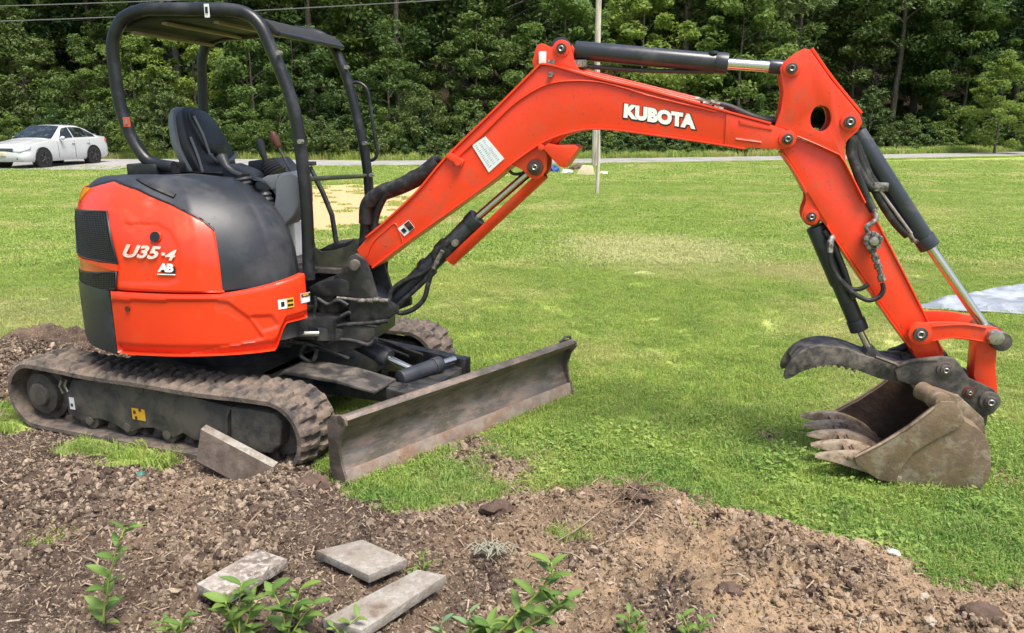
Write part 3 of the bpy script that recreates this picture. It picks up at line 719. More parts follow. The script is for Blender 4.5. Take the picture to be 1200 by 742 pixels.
# ---- centre frame, slewing ring
mb = MB(); mb.box(T, (-.48, .55), (-.56, .56), (.15, .33)); mb.box(T, (.45, .78), (-.42, .42), (.16, .33)); part(mb, 'track_frame', M['frame'], bevel=.02)
mb = MB(); o_ = T.o; mb.tube([o_+Vector((0, 0, .325)), o_+Vector((0, 0, .42))], .42, 40); mb.tube([o_+Vector((0, 0, .42)), o_+Vector((0, 0, .502))], .36, 40); part(mb, 'slewing_ring', M['black'])

# ---- dozer blade
g1 = ground(406, 575); g2 = ground(672, 464)
D = Frame((g1.x, g1.y), math.degrees(atan2(g2.y-g1.y, g2.x-g1.x))); BW = (g2-g1).length
# frame D: u runs along the blade, v points back towards the machine
class Prof(Frame):
    """profile plane across the blade: u = back towards machine, v = along the blade"""
    def __init__(s, fr): s.fr = fr; s.o = fr.o; s.F = fr.L; s.L = fr.F; s.a = 0
Q = Prof(D)
front = catmull([(.015, .0), (.022, .05), (.045, .10), (.075, .17), (.078, .23), (.055, .29), (.02, .325), (-.008, .338)], 5)
roll = [(-.008+.022*sin(a)*1.0+.012, .338+.022*(1-cos(a))*.9-.004) for a in np.linspace(-.6, 2.6, 8)]
outer = front+[(-.015, .35), (0, .366), (.025, .366), (.042, .352)]
backp = [(a+.024, b) for a, b in reversed(front[1:-3])]
blade_poly = outer+[(.05, .33)]+backp+[(.035, .004)]
mb = MB(); mb.prism(Q, blade_poly, .012, BW-.012); blade = part(mb, 'dozer_blade', M['blade'], bevel=.003, smooth=50)
MB().tube([D.w(.0, .018, .345), D.w(BW, .018, .345)], .026, 14).build('top_roll', M['blade'], blade, smooth=60)
mb = MB(); mb.prism(Q, [(-.004, -.02), (.016, -.02), (.036, .085), (.018, .088)], .006, BW-.006); mb.build('cutting_edge', M['blade_edge'], blade, bevel=.003)
for a in (0, BW-.014):
    mb = MB(); mb.prism(Q, [(-.02, .0), (.10, .0), (.125, .10), (.125, .30), (.09, .355), (.02, .372), (-.018, .36), (-.022, .33), (.02, .28), (.045, .2), (.03, .12)], a, a+.014)
    mb.build('end_plate', M['blade'], blade, bevel=.003)
for k in range(5):
    uu = .16+k*(BW-.32)/4; uu2 = uu
    MB().disc(Q, .0, .06, 0, 0, .01) if False else None
for uu in (.45, BW-.45): MB().prism(Q, [(.06, .03), (.18, .06), (.18, .26), (.10, .33), (.115, .2)], uu-.01, uu+.01).build('blade_rib', M['dirty_black'], blade, bevel=.002)
# hook at the far top corner
MB().tube([D.w(BW-.0, .03, .35), D.w(BW-.005, .03, .385), D.w(BW-.05, .035, .39), D.w(BW-.10, .035, .37)], .008, 8).build('corner_hook', M['dirty_black'], blade, smooth=60)
# push frame: two arms, pivot block, lift and angle cylinders
def beam(a, b, h, wd, name, m_, **k):
    """box beam from world point a to b"""
    d = (b-a); L_ = d.length; d.normalize(); side = d.cross(Vector((0, 0, 1))).normalized(); up = side.cross(d)
    mb = MB(); vs = []
    for p in (a, b):
        for s_, t_ in ((-1, -1), (1, -1), (1, 1), (-1, 1)): vs.append(p+side*s_*wd/2+up*t_*h/2)
    mb.add(vs, [[3, 2, 1, 0], [4, 5, 6, 7]]+[[i, (i+1) % 4, 4+(i+1) % 4, 4+i] for i in range(4)])
    return mb.build(name, m_, k.pop('parent', EX), bevel=.006, **k)
pm = D.w(BW/2, .16, .20)
beam(T.w(.62, -.34, .30), T.w(1.30, -.26, .27), .10, .07, 'push_arm', M['black'])
beam(T.w(.62, .36, .32), T.w(1.44, .22, .30), .10, .07, 'push_arm', M['black'])
mb = MB(); mb.prism(T, [(1.22, .14), (1.42, .14), (1.42, .30), (1.22, .32)], -.34, .30); part(mb, 'blade_cross_member', M['black'], bevel=.01)
mb = MB(); mb.prism(T, [(.60, .345), (.66, .385), (.98, .372), (1.22, .335), (1.22, .322), (.98, .352), (.66, .36)], -.45, -.22); part(mb, 'guard_plate', M['dirty_black'], bevel=.004)
mb = MB(); mb.disc(T, 1.40, .20, -.12, .12, .05, 20); part(mb, 'blade_pivot', M['dirty_black'], bevel=.004)
def cylinder(a, b, r, name, rod_to=None, rr=.018, parent=EX, m_=None, gland=True, n=20):
    mb = MB(); d = (b-a).normalized(); mb.tube([a, b], r, n)
    if gland: mb.tube([b-d*.055, b+d*.004], r*1.12, n)
    c = mb.build(name, m_ or M['cyl'], parent, bevel=.004, smooth=50)
    if rod_to is not None: MB().tube([b-d*.01, rod_to], rr, 16).build('rod', M['chrome'], c, smooth=60)
    return c
beam(T.w(.62, .02, .50), T.w(.76, .02, .46), .11, .15, 'cylinder_block', M['dirty_black'])
cylinder(T.w(.66, .02, .50), T.w(1.05, -.01, .37), .048, 'lift_cylinder', T.w(1.30, -.01, .29), .022)
cylinder(T.w(1.24, -.22, .34), T.w(1.34, .06, .35), .042, 'angle_cylinder', T.w(1.38, .17, .35), .022, m_=M['hood'])
MB().tube(catmull([T.w(.45, -.25, .42), T.w(.62, -.30, .50), T.w(.75, -.22, .46), T.w(.9, -.18, .40)], 6), .013, 8).build('blade_hose', M['rubber_hose'], EX, smooth=60)
MB().tube(catmull([T.w(.30, -.25, .48), T.w(.42, -.48, .56), T.w(.52, -.42, .50), T.w(.60, -.2, .46)], 6), .015, 8).build('blade_hose', M['rubber_hose'], EX, smooth=60)
MB().tube(catmull([T.w(.66, .05, .56), T.w(.58, -.05, .62), T.w(.5, -.1, .56)], 6), .009, 8).build('blade_hose', M['fitting'], EX, smooth=60)
for k, (a, b) in enumerate([((.86, .14, .41), (1.12, .10, .36)), ((.86, .20, .41), (1.18, .16, .36))]):
    MB().tube([T.w(*a), T.w(*b)], .008, 8).build('hydraulic_pipe', M['dirty_black'], EX, smooth=60)

# ---- swing bracket, main frame nose
def pl(px, v): return B.pts(px, v)
nose_px = [(362, 340), (372, 334), (407, 338), (409, 352), (411, 372), (436, 378), (455, 372), (458, 380), (452, 396), (430, 408), (405, 420), (372, 415), (350, 412), (336, 402), (340, 384), (362, 368)]
mb = MB(); mb.prism(B, pl([(340, 400), (352, 384), (405, 380), (440, 384), (440, 398), (420, 408), (400, 414), (345, 412)], -.16), -.16, .16); nose = part(mb, 'swing_post', M['black'], bevel=.015)
mb = MB(); mb.prism(B, pl([(360, 338), (372, 331), (398, 326), (409, 330), (409, 347), (366, 348)], -.13), -.13, .13); mb.build('upper_lug', M['black'], nose, bevel=.01)
u_, z_ = B.un(432, 360, 0)
mb = MB(); mb.tube([B.w(B.un(388, 360, 0)[0], 0, .50), B.w(B.un(388, 360, 0)[0], 0, .80)], .075, 20); mb.build('swing_pin_boss', M['dirty_black'], nose, bevel=.006)
MB().tube([B.w(B.un(398, 325, -.06)[0], -.03, .79), B.w(B.un(398, 325, -.06)[0], -.03, .85)], .045, 16).build('swing_pin_cap', M['steel'], nose, bevel=.01)
br_px = [(417, 297), (408, 302), (403, 318), (392, 323), (390, 331), (404, 334), (408, 345), (410, 376), (420, 382), (437, 381), (453, 373), (466, 368), (466, 359), (456, 353), (442, 348), (438, 335), (434, 320), (428, 305)]
for v0 in (-.125, .095):
    mb = MB(); mb.prism(B, pl(br_px, -.12), v0, v0+.03); o = part(mb, 'swing_bracket', M['black'], bevel=.006)
mb = MB(); mb.prism(B, pl([(400, 336), (430, 340), (440, 350), (452, 362), (436, 376), (412, 374)], -.10), -.10, .10); part(mb, 'bracket_web', M['black'], bevel=.01)
fu, fz = B.un(417, 310, -.12)
MB().disc(B, fu, fz, -.15, .15, .030, 20).build('boom_foot_pin', M['dirty_black'], o, bevel=.005)
for (x, y, c_) in [(425, 352, 'fitting'), (434, 352, 'fitting'), (443, 351, 'fitting'), (452, 352, 'fitting')]:
    u, z = B.un(x, y, -.13); MB().tube([B.w(u-.02, -.14, z), B.w(u+.02, -.14, z)], .013, 8).build('hose_fitting', M[c_], o, smooth=60)
MB().tube([B.at(395, 349, -.14), B.at(425, 352, -.14), B.at(456, 352, -.14)], .008, 8).build('grease_pipe', M['fitting'], o, smooth=60)
# swing cylinder (chrome rod between skirt and nose)
cylinder(U.at(300, 393, -.55), U.at(336, 391, -.52), .040, 'swing_cylinder', U.at(374, 391, -.46), .016)
beam(U.at(370, 391, -.44), B.at(402, 392, -.14), .07, .05, 'swing_cylinder_eye', M['black'])
# loose hoses round the swing post
def hose(pts, r=.011, name='hose', m_='rubber_hose', parent=EX, n=6): return MB().tube(catmull(pts, n), r, 8).build(name, M[m_], parent, smooth=60)
def bh(px, v, **k): return hose([B.at(x, y, v if not isinstance(v, (list, tuple)) else v[i]) for i, (x, y) in enumerate(px)], **k)
bh([(369, 347), (370, 358), (368, 370), (376, 378), (392, 375), (405, 368), (410, 366)], -.17, r=.010, name='swing_hose')
bh([(372, 350), (385, 357), (396, 352), (408, 358)], -.15, r=.012, name='swing_hose')
bh([(362, 372), (380, 384), (400, 381), (430, 379), (455, 376)], -.16, r=.012, name='swing_hose')
bh([(352, 378), (372, 392), (382, 402), (394, 398), (416, 400), (432, 404), (441, 396)], -.17, r=.012, name='swing_hose')
bh([(360, 400), (352, 416), (366, 424), (372, 408)], -.2, r=.013, name='swing_hose')
# hose bundle from the body up over the boom foot
for k in range(5):
    o_ = k*.022
    hose([U.w(.62, .12-o_, .80), B.at(436-k, 330, .14), B.at(434+k, 290, .15-o_), B.at(433+k*2, 255, .15-o_), B.at(446+k*2, 235-k*2, .12-o_), B.at(470+k, 224-k*3, .07-o_*.6), B.at(494, 208-k*2, .04-o_*.4), B.at(516, 189-k, .02-o_*.3)], r=.017, name='boom_hose')
bh([(434, 345), (447, 330), (452, 310), (449, 285)], .12, r=.015, name='boom_hose')
bh([(440, 352), (437, 330), (441, 300), (443, 262)], .14, r=.018, name='boom_hose')
bh([(470, 222), (476, 206), (490, 199), (508, 200)], .06, r=.007, name='boom_hose')
mb = MB()
hose([B.at(430, 262, .09), B.at(432, 240, .09), B.at(448, 226, .07), B.at(470, 218, .04), B.at(495, 205, .02), B.at(514, 190, .01)], r=.046, name='hose_sleeve')
hose([B.at(431, 330, .12), B.at(428, 300, .11), B.at(429, 268, .10), B.at(432, 245, .10)], r=.035, name='hose_sleeve')

# ---- boom
top_px = [(418, 293), (430, 279), (454, 259), (490, 225), (523, 186), (580, 130), (628, 82), (634, 77), (642, 77), (655, 80), (700, 93), (752, 105), (818, 123), (903, 146), (916, 151)]
nose_arc = [(925, 155), (930, 162), (928, 170), (921, 174)]
bot_px = [(905, 175), (873, 173), (849, 169), (810, 163), (767, 157), (721, 151), (691, 150), (667, 154), (648, 160), (630, 169), (600, 190), (575, 211), (527, 246), (470, 287), (436, 313), (424, 304)]
VB = -.095
boom_poly = pl(top_px+nose_arc+bot_px, VB)
mb = MB(); mb.prism(B, boom_poly, VB, .095); boom = part(mb, 'boom', M['boom_orange'], bevel=.004)
def flange(px, v0, v1, t, name='flange', parent=None, sm=4, m_='boom_orange', vp=VB): 
    mb = MB(); mb.ribbon(B, catmull(pl(px, vp), sm), v0, v1, t); return mb.build(name, M[m_], parent or boom, bevel=.002, smooth=40)
flange(top_px[1:-1], -.108, .108, .010, 'boom_top_flange')
flange(list(reversed(bot_px[1:-1])), -.108, .108, -.010, 'boom_bottom_flange')
# second rail along the top (hydraulic pipes and plate edge)
pr = [(640, 88), (660, 87), (700, 97), (740, 107), (790, 119), (822, 126)]
for k in range(3):
    MB().tube(catmull([B.at(x, y-2-k*2.2, -.08+k*.035) for x, y in [(632, 84), (645, 81), (665, 84), (700, 93), (752, 106), (800, 118), (820, 123)]], 5), .009, 8).build('boom_pipe', M['boom_orange'], boom, smooth=60)
mb = MB(); mb.tube(catmull([B.at(x, y, -.100) for x, y in [(530, 190), (565, 158), (600, 124), (630, 104), (655, 96), (690, 95), (720, 100), (760, 112), (800, 122), (840, 131)]], 5), .006, 6); mb.build('weld_seam', M['boom_orange'], boom, smooth=60)
mb = MB(); mb.tube(catmull([B.at(x, y, -.097) for x, y in [(430, 300), (438, 283), (452, 270), (463, 262), (469, 274), (472, 284)]], 5), .004, 6); mb.build('weld_seam', M['boom_orange'], boom, smooth=60)
# reinforcing plate at the boom nose
mb = MB(); mb.prism(B, pl([(851, 133), (903, 147), (918, 151), (928, 156), (932, 164), (927, 172), (919, 175), (873, 173), (849, 169)], -.10), -.104, .104); nose_p = mb.build('nose_plate', M['boom_orange'], boom, bevel=.004)
mb = MB(); mb.prism(B, pl([(866, 140), (905, 150), (905, 153), (867, 146)], -.104), -.108, -.104); mb.build('nose_groove', M['orange'], boom, bevel=.002)
mb = MB(); mb.tube([B.at(862, 163, -.105), B.at(892, 167, -.105)], .006, 6); mb.build('nose_groove', M['orange'], boom)
def pin(px, py, v0, v1, r, parent, rr=None, m1='boom_orange', m2='dirty_black', head='steel'):
    u, z = B.un(px, py, v0)
    bo = MB().disc(B, u, z, v0, v1, r, 28).build('pin_boss', M[m1], parent, bevel=.004)
    p_ = MB().disc(B, u, z, v0-.012, v0+.01, r*.62, 20).build('pin', M[m2], parent, bevel=.003)
    mb = MB(); 
    for k in range(14): pass
    mb.tube([B.w(u+r*.27*cos(q), v0-.014, z+r*.27*sin(q)) for q in np.linspace(0, 2*pi, 13)[:-1]], r*.10, 6, closed=True); mb.build('pin_ring', M[head], parent, smooth=60)
    return bo
pin(923, 163, -.112, .112, .040, boom)
# ears for the arm cylinder
ear = [(626, 79), (627, 60), (630, 53), (636, 51), (643, 54), (647, 55), (651, 49), (658, 46.5), (665, 49), (669, 56), (672, 68), (676, 78), (684, 88), (660, 84)]
for v0 in (-.075, .050):
    MB().prism(B, catmull(pl(ear, -.075), 3, True), v0, v0+.022).build('cylinder_ear', M['boom_orange'], boom, bevel=.004)
MB().box(B, (B.un(634, 60, 0)[0], B.un(645, 60, 0)[0]), (-.055, .055), (B.un(640, 74, 0)[1], B.un(640, 60, 0)[1])).build('ear_web', M['boom_orange'], boom, bevel=.004)
pin(658, 57, -.082, .080, .040, boom)
for (x, y) in ((636, 68), (646, 78)):
    u, z = B.un(x, y, -.08); MB().box(B, (u-.018, u+.018), (-.092, -.078), (z-.03, z+.03)).build('pipe_clamp', M['white' if x < 640 else 'fitting'], boom, bevel=.004)
u, z = B.un(646, 80, -.1); MB().disc(B, u, z-.03, -.118, -.10, .014, 6).build('clamp_bolt', M['fitting'], boom)
# bracket under the boom for the lift cylinder rod and its stop plate
eb = [(596, 192), (612, 199), (620, 208), (628, 211), (636, 206), (640, 198), (641, 184), (639, 172), (650, 162), (632, 167)]
for v0 in (-.085, .060):
    MB().prism(B, pl(eb, -.085), v0, v0+.025).build('cylinder_bracket', M['boom_orange'], boom, bevel=.004)
MB().prism(B, pl([(636, 173), (643, 168), (652, 170), (673, 170), (678, 174), (662, 197), (656, 195), (649, 188)], -.10), -.11, .09).build('stop_plate', M['boom_orange'], boom, bevel=.004)
MB().prism(B, catmull(pl([(652, 168), (662, 160), (680, 154), (700, 151), (690, 149), (664, 152), (646, 160), (634, 170), (642, 172)], -.06), 3, True), -.06, .06).build('gusset', M['boom_orange'], boom, bevel=.004)
u, z = B.un(634, 173, -.11); MB().disc(B, u, z, -.115, -.08, .016, 14).build('stop_bolt', M['boom_orange'], boom, bevel=.003)
pin(627, 196, -.095, .09, .042, boom, m1='knob')
# hose guide clamp on the boom back
MB().prism(B, pl([(522, 184), (527, 178), (544, 188), (541, 196), (534, 192)], -.11), -.118, .0).build('hose_clamp', M['boom_orange'], boom, bevel=.004)
u, z = B.un(537, 190, -.12); MB().disc(B, u, z, -.13, -.115, .018, 12).build('clamp_bolt', M['boom_orange'], boom)
# white instruction label and small decal
def flat(px, v, name, m_, parent, t=.003): return MB().prism(B, pl(px, v), v-t, v).build(name, m_, parent)
lab = [(553, 170), (569, 160), (591, 186), (573, 202)]
flat(lab, -.0975, 'instruction_label', M['white'], boom)
def labP(a, b, q=lab): return (q[0][0]*(1-a)*(1-b)+q[1][0]*a*(1-b)+q[2][0]*a*b+q[3][0]*(1-a)*b, q[0][1]*(1-a)*(1-b)+q[1][1]*a*(1-b)+q[2][1]*a*b+q[3][1]*(1-a)*b)
mb = MB()
for r in range(13):
    b = .08+r*.066
    for c_ in range(3):
        a0 = .12+c_*.27; a1 = a0+random.uniform(.10, .22); mb.prism(B, pl([labP(a0, b), labP(a1, b), labP(a1, b+.022), labP(a0, b+.022)], -.1005), -.1015, -.1005)
mb.build('label_print', M['label_blue'], boom)
sm = [(466, 268), (479, 258), (486, 267), (474, 277)]
flat(sm, -.0975, 'warning_decal', M['white'], boom)
for a0, b0, a1, b1 in ((.55, .05, .98, .95), (.12, .3, .4, .75)):
    flat([labP(a0, b0, sm), labP(a1, b0, sm), labP(a1, b1, sm), labP(a0, b1, sm)], -.1006, 'decal_mark', M['outline'], boom)
flat([labP(.62, .2, sm), labP(.9, .2, sm), labP(.9, .55, sm), labP(.62, .55, sm)], -.1040, 'decal_mark', M['knob'], boom)
# maker's lettering
kq = [(731.5, 121), (815.5, 134.5), (815, 152), (730.5, 138)]
def on_boom(q, v):
    def fn(x, y, z):
        p = labP(x+.5, .5-y, q); u, zz = B.un(p[0], p[1], v); return B.w(u, v-.0004*z, zz)
    return fn
place_text('boom_lettering', text_mesh('KUBOTA', 1, .001, .075, 0, 1.06), on_boom(kq, -.0968), M['letter'], boom)
place_text('boom_lettering_edge', text_mesh('KUBOTA', 1, .001, .115, 0, 1.06), on_boom([(730.2, 120.2), (817.6, 134), (817, 154), (729.4, 140)], -.0958), M['outline'], boom)

# ---- arm cylinder (on top of the boom)
a0 = B.at(658, 57.5, 0); a1 = B.at(852, 75, 0); a2 = B.at(928, 80.5, 0)
d_ = (a1-a0).normalized()
ac = cylinder(a0+d_*.07, a1, .045, 'arm_cylinder', a2-d_*.05, .026)
MB().disc(B, *B.un(658, 57, 0), -.045, .045, .05, 24).build('cylinder_eye', M['cyl'], ac, bevel=.004)
MB().disc(B, *B.un(928, 80, 0), -.04, .04, .045, 24).build('rod_eye', M['cyl'], ac, bevel=.004)
cylinder(a2-d_*.105, a2-d_*.03, .034, 'rod_end', None, parent=ac, gland=False)
MB().tube(catmull([B.at(678, 71, -.02), B.at(684, 77, -.01), B.at(740, 82, 0), B.at(800, 84, 0), B.at(838, 84, 0)], 5), .011, 8).build('cylinder_pipe', M['cyl'], ac, smooth=60)
MB().tube([B.at(836, 64, -.02), B.at(836, 60, -.02)], .022, 8).build('pipe_port', M['cyl'], ac, bevel=.003)
u, z = B.un(680, 74, -.05); MB().box(B, (u-.03, u+.03), (-.06, -.02), (z-.02, z+.015)).build('hose_fitting', M['fitting'], ac, bevel=.004)
bh([(818, 118), (832, 121), (850, 124), (868, 131), (882, 137), (903, 142), (915, 140)], -.02, r=.016, name='arm_hose', parent=EX)
bh([(818, 121), (840, 128), (862, 134), (884, 138), (908, 141)], .02, r=.016, name='arm_hose', parent=EX)
for (x, y) in ((820, 117), (829, 122), (838, 121), (826, 126), (842, 127)):
    u, z = B.un(x, y, -.06); MB().tube([B.w(u-.022, -.07, z+.005), B.w(u+.022, -.07, z-.005)], [.013, .009], 8).build('hose_fitting', M['fitting'] if (x+y) % 2 else M['red'], boom)

# ---- lift cylinder with orange rod guard
c0 = B.at(449, 366, 0); c1 = B.at(559, 255, -.02); c2 = B.at(626, 197, -.02)
lc = cylinder(c0, c1, .047, 'lift_cylinder', c2, .022, m_=M['cyl'])
dd = (c1-c0).normalized(); mb = MB(); mb.tube([c0+dd*.50, c0+dd*.56], .058, 20); mb.tube([c0+dd*.36, c0+dd*.40], .058, 20); mb.build('cylinder_clamp', M['black'], lc, bevel=.004)
gp = pl([(521, 299), (533, 310), (642, 208), (632, 196)], -.045)
mb = MB(); g_a = B.at(527, 304, .0); g_b = B.at(636, 202, .0); gd = (g_b-g_a).normalized(); gs = gd.cross(B.L).normalized()
if gs.z > 0: gs = -gs
vs = []; K = 12
for p in (g_a, g_b):
    for r in (.052, .046):
        for k in range(K+1):
            q = -pi/2+pi*k/K; vs.append(p+B.L*(r*sin(q))+gs*(r*cos(q)-.012))
n = K+1
fs = []
for k in range(K): fs += [[k, k+1, 2*n+k+1, 2*n+k], [n+k+1, n+k, 3*n+k, 3*n+k+1], [k+1, k, n+k, n+k+1], [2*n+k, 2*n+k+1, 3*n+k+1, 3*n+k]]
fs += [[0, n, 3*n, 2*n][::-1], [K, n+K, 3*n+K, 2*n+K]]
mb.add(vs, fs); mb.build('rod_guard', M['boom_orange'], lc, smooth=50)
MB().disc(B, *B.un(626, 197, 0), -.05, .05, .045, 20).build('rod_eye', M['cyl'], lc, bevel=.004)
bh([(456, 352), (460, 340), (474, 329), (492, 322), (506, 312), (516, 300)], -.06, r=.014, name='lift_hose')
bh([(459, 362), (470, 367), (485, 362), (497, 350), (502, 332), (508, 314), (514, 304)], -.07, r=.014, name='lift_hose')
bh([(466, 358), (484, 342), (500, 326), (510, 308)], -.06, r=.013, name='lift_hose')
bh([(512, 306), (511, 296), (519, 289), (528, 282)], -.05, r=.024, name='lift_hose')
for (x, y) in ((514, 303), (517, 298), (511, 310)):
    u, z = B.un(x, y, -.08); MB().tube([B.w(u-.012, -.09, z-.02), B.w(u+.012, -.09, z+.02)], .012, 8).build('hose_fitting', M['fitting'], lc)
u, z = B.un(533, 285, -.08); MB().disc(B, u, z, -.085, -.04, .018, 10).build('clamp_bolt', M['steel'], lc)
bh([(597, 200), (602, 204), (612, 203), (618, 197)], -.04, r=.008, name='grease_hose')

# ---- arm
VA = -.070
arm_low = [(934, 159), (984, 181), (991, 192), (1015, 239), (1020, 247), (1052, 309), (1085, 374), (1108, 421), (1074, 421), (1066, 404), (1058, 392), (1042, 370), (988, 291), (963, 256), (944, 222), (934, 202), (917, 177)]
arm_px = [(942, 57), (949, 58.5), (973, 93), (1007, 134), (1010, 144), (1005, 153), (991, 166), (990, 176), (991, 190), (1015, 239), (1020, 247), (1052, 309), (1085, 374), (1108, 421), (1074, 421), (1066, 404), (1042, 370), (988, 291), (966, 258), (944, 222), (934, 202), (917, 177), (908, 148), (915, 129), (918, 108), (914, 80), (919, 72), (934, 61)]
mb = MB(); mb.prism(B, pl(arm_px[9:22]+[(928, 160), (984, 181)], VA), VA, -VA); arm = part(mb, 'arm', M['boom_orange'], bevel=.004)
# two top plates with the oval hole
hole_px = [(961, 123.6), (967, 124.5), (972, 128), (974, 140), (969, 151), (961, 154), (954, 151), (950, 146), (949.5, 137), (952, 130), (955, 126)]
def plate_with_hole(v0, v1):
    outer = pl([(942, 57), (949, 58.5), (973, 93), (1007, 134), (1010, 144), (1005, 153), (991, 166), (989, 176), (991, 190), (1015, 238), (1003, 216), (992, 193), (985, 182), (958, 170), (934, 160), (922, 152), (908, 148), (915, 129), (918, 108), (914, 80), (919, 72), (934, 61)], VA-.01)
    inner = catmull(pl(hole_px, VA-.01), 3, True)
    mb = MB()
    n, m_ = len(outer), len(inner)
    # join outer and inner with a bridge: split in two polygons left/right of the hole
    io = lambda i: outer[i % n]
    ti = max(range(m_), key=lambda i: inner[i][1]); bi = min(range(m_), key=lambda i: inner[i][1])
    to = 0; bo = 13
    area = sum(inner[i][0]*inner[(i+1) % m_][1]-inner[(i+1) % m_][0]*inner[i][1] for i in range(m_))
    ccw = 1 if area < 0 else -1       # walk inner in the same turning sense as outer (clockwise)
    def walk(a, b, st):
        out = [inner[a]]; i = a
        while i != b: i = (i+st) % m_; out.append(inner[i])
        return out
    # outer is clockwise: 0..bo is the right side
    cw = 1 if area < 0 else -1
    right = [outer[i] for i in range(to, bo+1)]+list(reversed(walk(ti, bi, cw)))
    left = [outer[i % n] for i in range(bo, n+1)]+walk(ti, bi, -cw)
    vs = []; fs = []
    N = 0; idx = {}
    def vid(p, v):
        k = (round(p[0], 5), round(p[1], 5), v)
        if k not in idx: idx[k] = len(vs); vs.append(B.w(p[0], v, p[1]))
        return idx[k]
    for poly in (right, left):
        fs.append([vid(p, v0) for p in poly]); fs.append([vid(p, v1) for p in reversed(poly)])
    for loop_ in (outer, inner):
        for i in range(len(loop_)):
            p, q = loop_[i], loop_[(i+1) % len(loop_)]; fs.append([vid(p, v0), vid(q, v0), vid(q, v1), vid(p, v1)])
    mb.add(vs, fs); return mb
for v0, v1 in ((-.090, -.060), (.060, .090)):
    plate_with_hole(v0, v1).build('arm_head_plate', M['boom_orange'], arm, bevel=.003)
flange([(918, 150), (908, 147), (915, 129), (918, 108), (914, 82)], -.06, .06, -.012, 'head_web', arm, vp=-.02)
flange([(949, 58.5), (973, 93), (1007, 134)], -.06, .06, .012, 'head_web', arm, vp=-.02)
mb = MB(); mb.tube([B.at(x, y, -.091) for x, y in [(934, 159.5), (958, 169.5), (984, 181.5), (991, 192), (1002, 214), (1014, 238)]], .005, 6); mb.build('weld_seam', M['boom_orange'], arm, smooth=60)
flange(list(reversed([(1068, 407), (1042, 371), (988, 292), (970, 263)])), -.082, .082, -.009, 'arm_flange', arm, vp=VA)
flange(list(reversed([(946, 226), (934, 203), (917, 178)])), -.082, .082, -.009, 'arm_flange', arm, vp=VA)
flange([(1016, 240), (1052, 309), (1085, 374), (1104, 413)], -.078, .078, .008, 'arm_flange', arm, vp=VA)
for v0 in (-.062, .037):
    MB().prism(B, catmull(pl([(944, 222), (945, 234), (941, 246), (941, 256), (947, 263), (956, 263), (960, 258), (966, 262), (975, 275), (960, 245)], -.062), 3, True), v0, v0+.025).build('thumb_cylinder_ear', M['boom_orange'], arm, bevel=.003)
pin(951, 254, -.072, .07, .036, arm)
pin(928, 80, -.098, .098, .040, arm); pin(996, 143, -.098, .098, .042, arm)
pin(1079, 391, -.115, .115, .048, arm)
# ---- bucket cylinder
b0 = B.at(996, 143, 0); b1 = B.at(1089, 289, -.01); b2 = B.at(1160, 392, -.01); d_ = (b1-b0).normalized()
bc = cylinder(b0+d_*.06, b1, .043, 'bucket_cylinder', b2, .023)
MB().disc(B, *B.un(996, 143, 0), -.05, .05, .048, 24).build('cylinder_eye', M['cyl'], bc, bevel=.004)
MB().tube([B.at(1030, 222, -.055), B.at(1068, 274, -.055)], .008, 8).build('cylinder_pipe', M['steel'], bc, smooth=60)
MB().tube([B.at(1066, 274, -.055), B.at(1070, 282, -.05), B.at(1076, 283, -.03)], .012, 8).build('cylinder_pipe', M['fitting'], bc, smooth=60)
u, z = B.un(1031, 219, -.05); MB().box(B, (u-.03, u+.035), (-.07, -.03), (z-.02, z+.02)).build('hose_fitting', M['fitting'], bc, bevel=.004)
bh([(1000, 158), (996, 176), (1002, 196), (1010, 218), (1018, 236), (1024, 247)], -.07, r=.020, name='arm_hose')
bh([(1001, 160), (1000, 182), (1008, 202), (1018, 218), (1028, 222)], -.05, r=.021, name='arm_hose')
bh([(1003, 165), (1008, 188), (1018, 210), (1026, 224), (1036, 242), (1050, 262), (1064, 276)], -.04, r=.021, name='arm_hose')
bh([(1006, 170), (1014, 192), (1020, 206), (1030, 220)], -.03, r=.018, name='arm_hose')
# valve and pipes on the arm side
u, z = B.un(1020, 280, -.085)
vb = MB(); vb.disc(B, u, z, -.15, -.075, .040, 12); vb = vb.build('shutoff_valve', M['fitting'], arm, bevel=.006)
MB().disc(B, u, z, -.172, -.14, .022, 6).build('valve_nut', M['steel'], vb, bevel=.003)
for k in range(5):
    q = k*2*pi/5+.4; MB().disc(B, u+.034*cos(q), z+.034*sin(q), -.162, -.13, .011, 6).build('valve_bolt', M['fitting'], vb)
MB().tube(catmull([B.at(1024, 246, -.08), B.at(1027, 256, -.10), B.at(1021, 262, -.11), B.at(1015, 266, -.11), B.at(1018, 273, -.11)], 5), .012, 8).build('steel_pipe', M['fitting'], vb, smooth=60)
MB().tube(catmull([B.at(1022, 291, -.11), B.at(1026, 303, -.11), B.at(1030, 315, -.11), B.at(1034, 330, -.11)], 5), .013, 8).build('steel_pipe', M['fitting'], vb, smooth=60)
for (x, y) in ((1022, 293), (1026, 303), (1029, 312), (1033, 326)):
    MB().tube([B.at(x-1, y-3, -.11), B.at(x+1, y+3, -.11)], .018, 6).build('hose_fitting', M['fitting'], vb)
bh([(1034, 332), (1035, 340), (1030, 348), (1018, 352), (1006, 347), (992, 337), (980, 322), (973, 308), (973, 296)], -.11, r=.012, name='thumb_hose')
bh([(1018, 333), (1010, 338), (1000, 339), (992, 335), (986, 328)], -.09, r=.011, name='thumb_hose')
MB().tube([B.at(973, 298, -.10), B.at(973, 284, -.09), B.at(976, 276, -.07)], [.013, .016, .013], 8).build('hose_fitting', M['fitting'], EX)
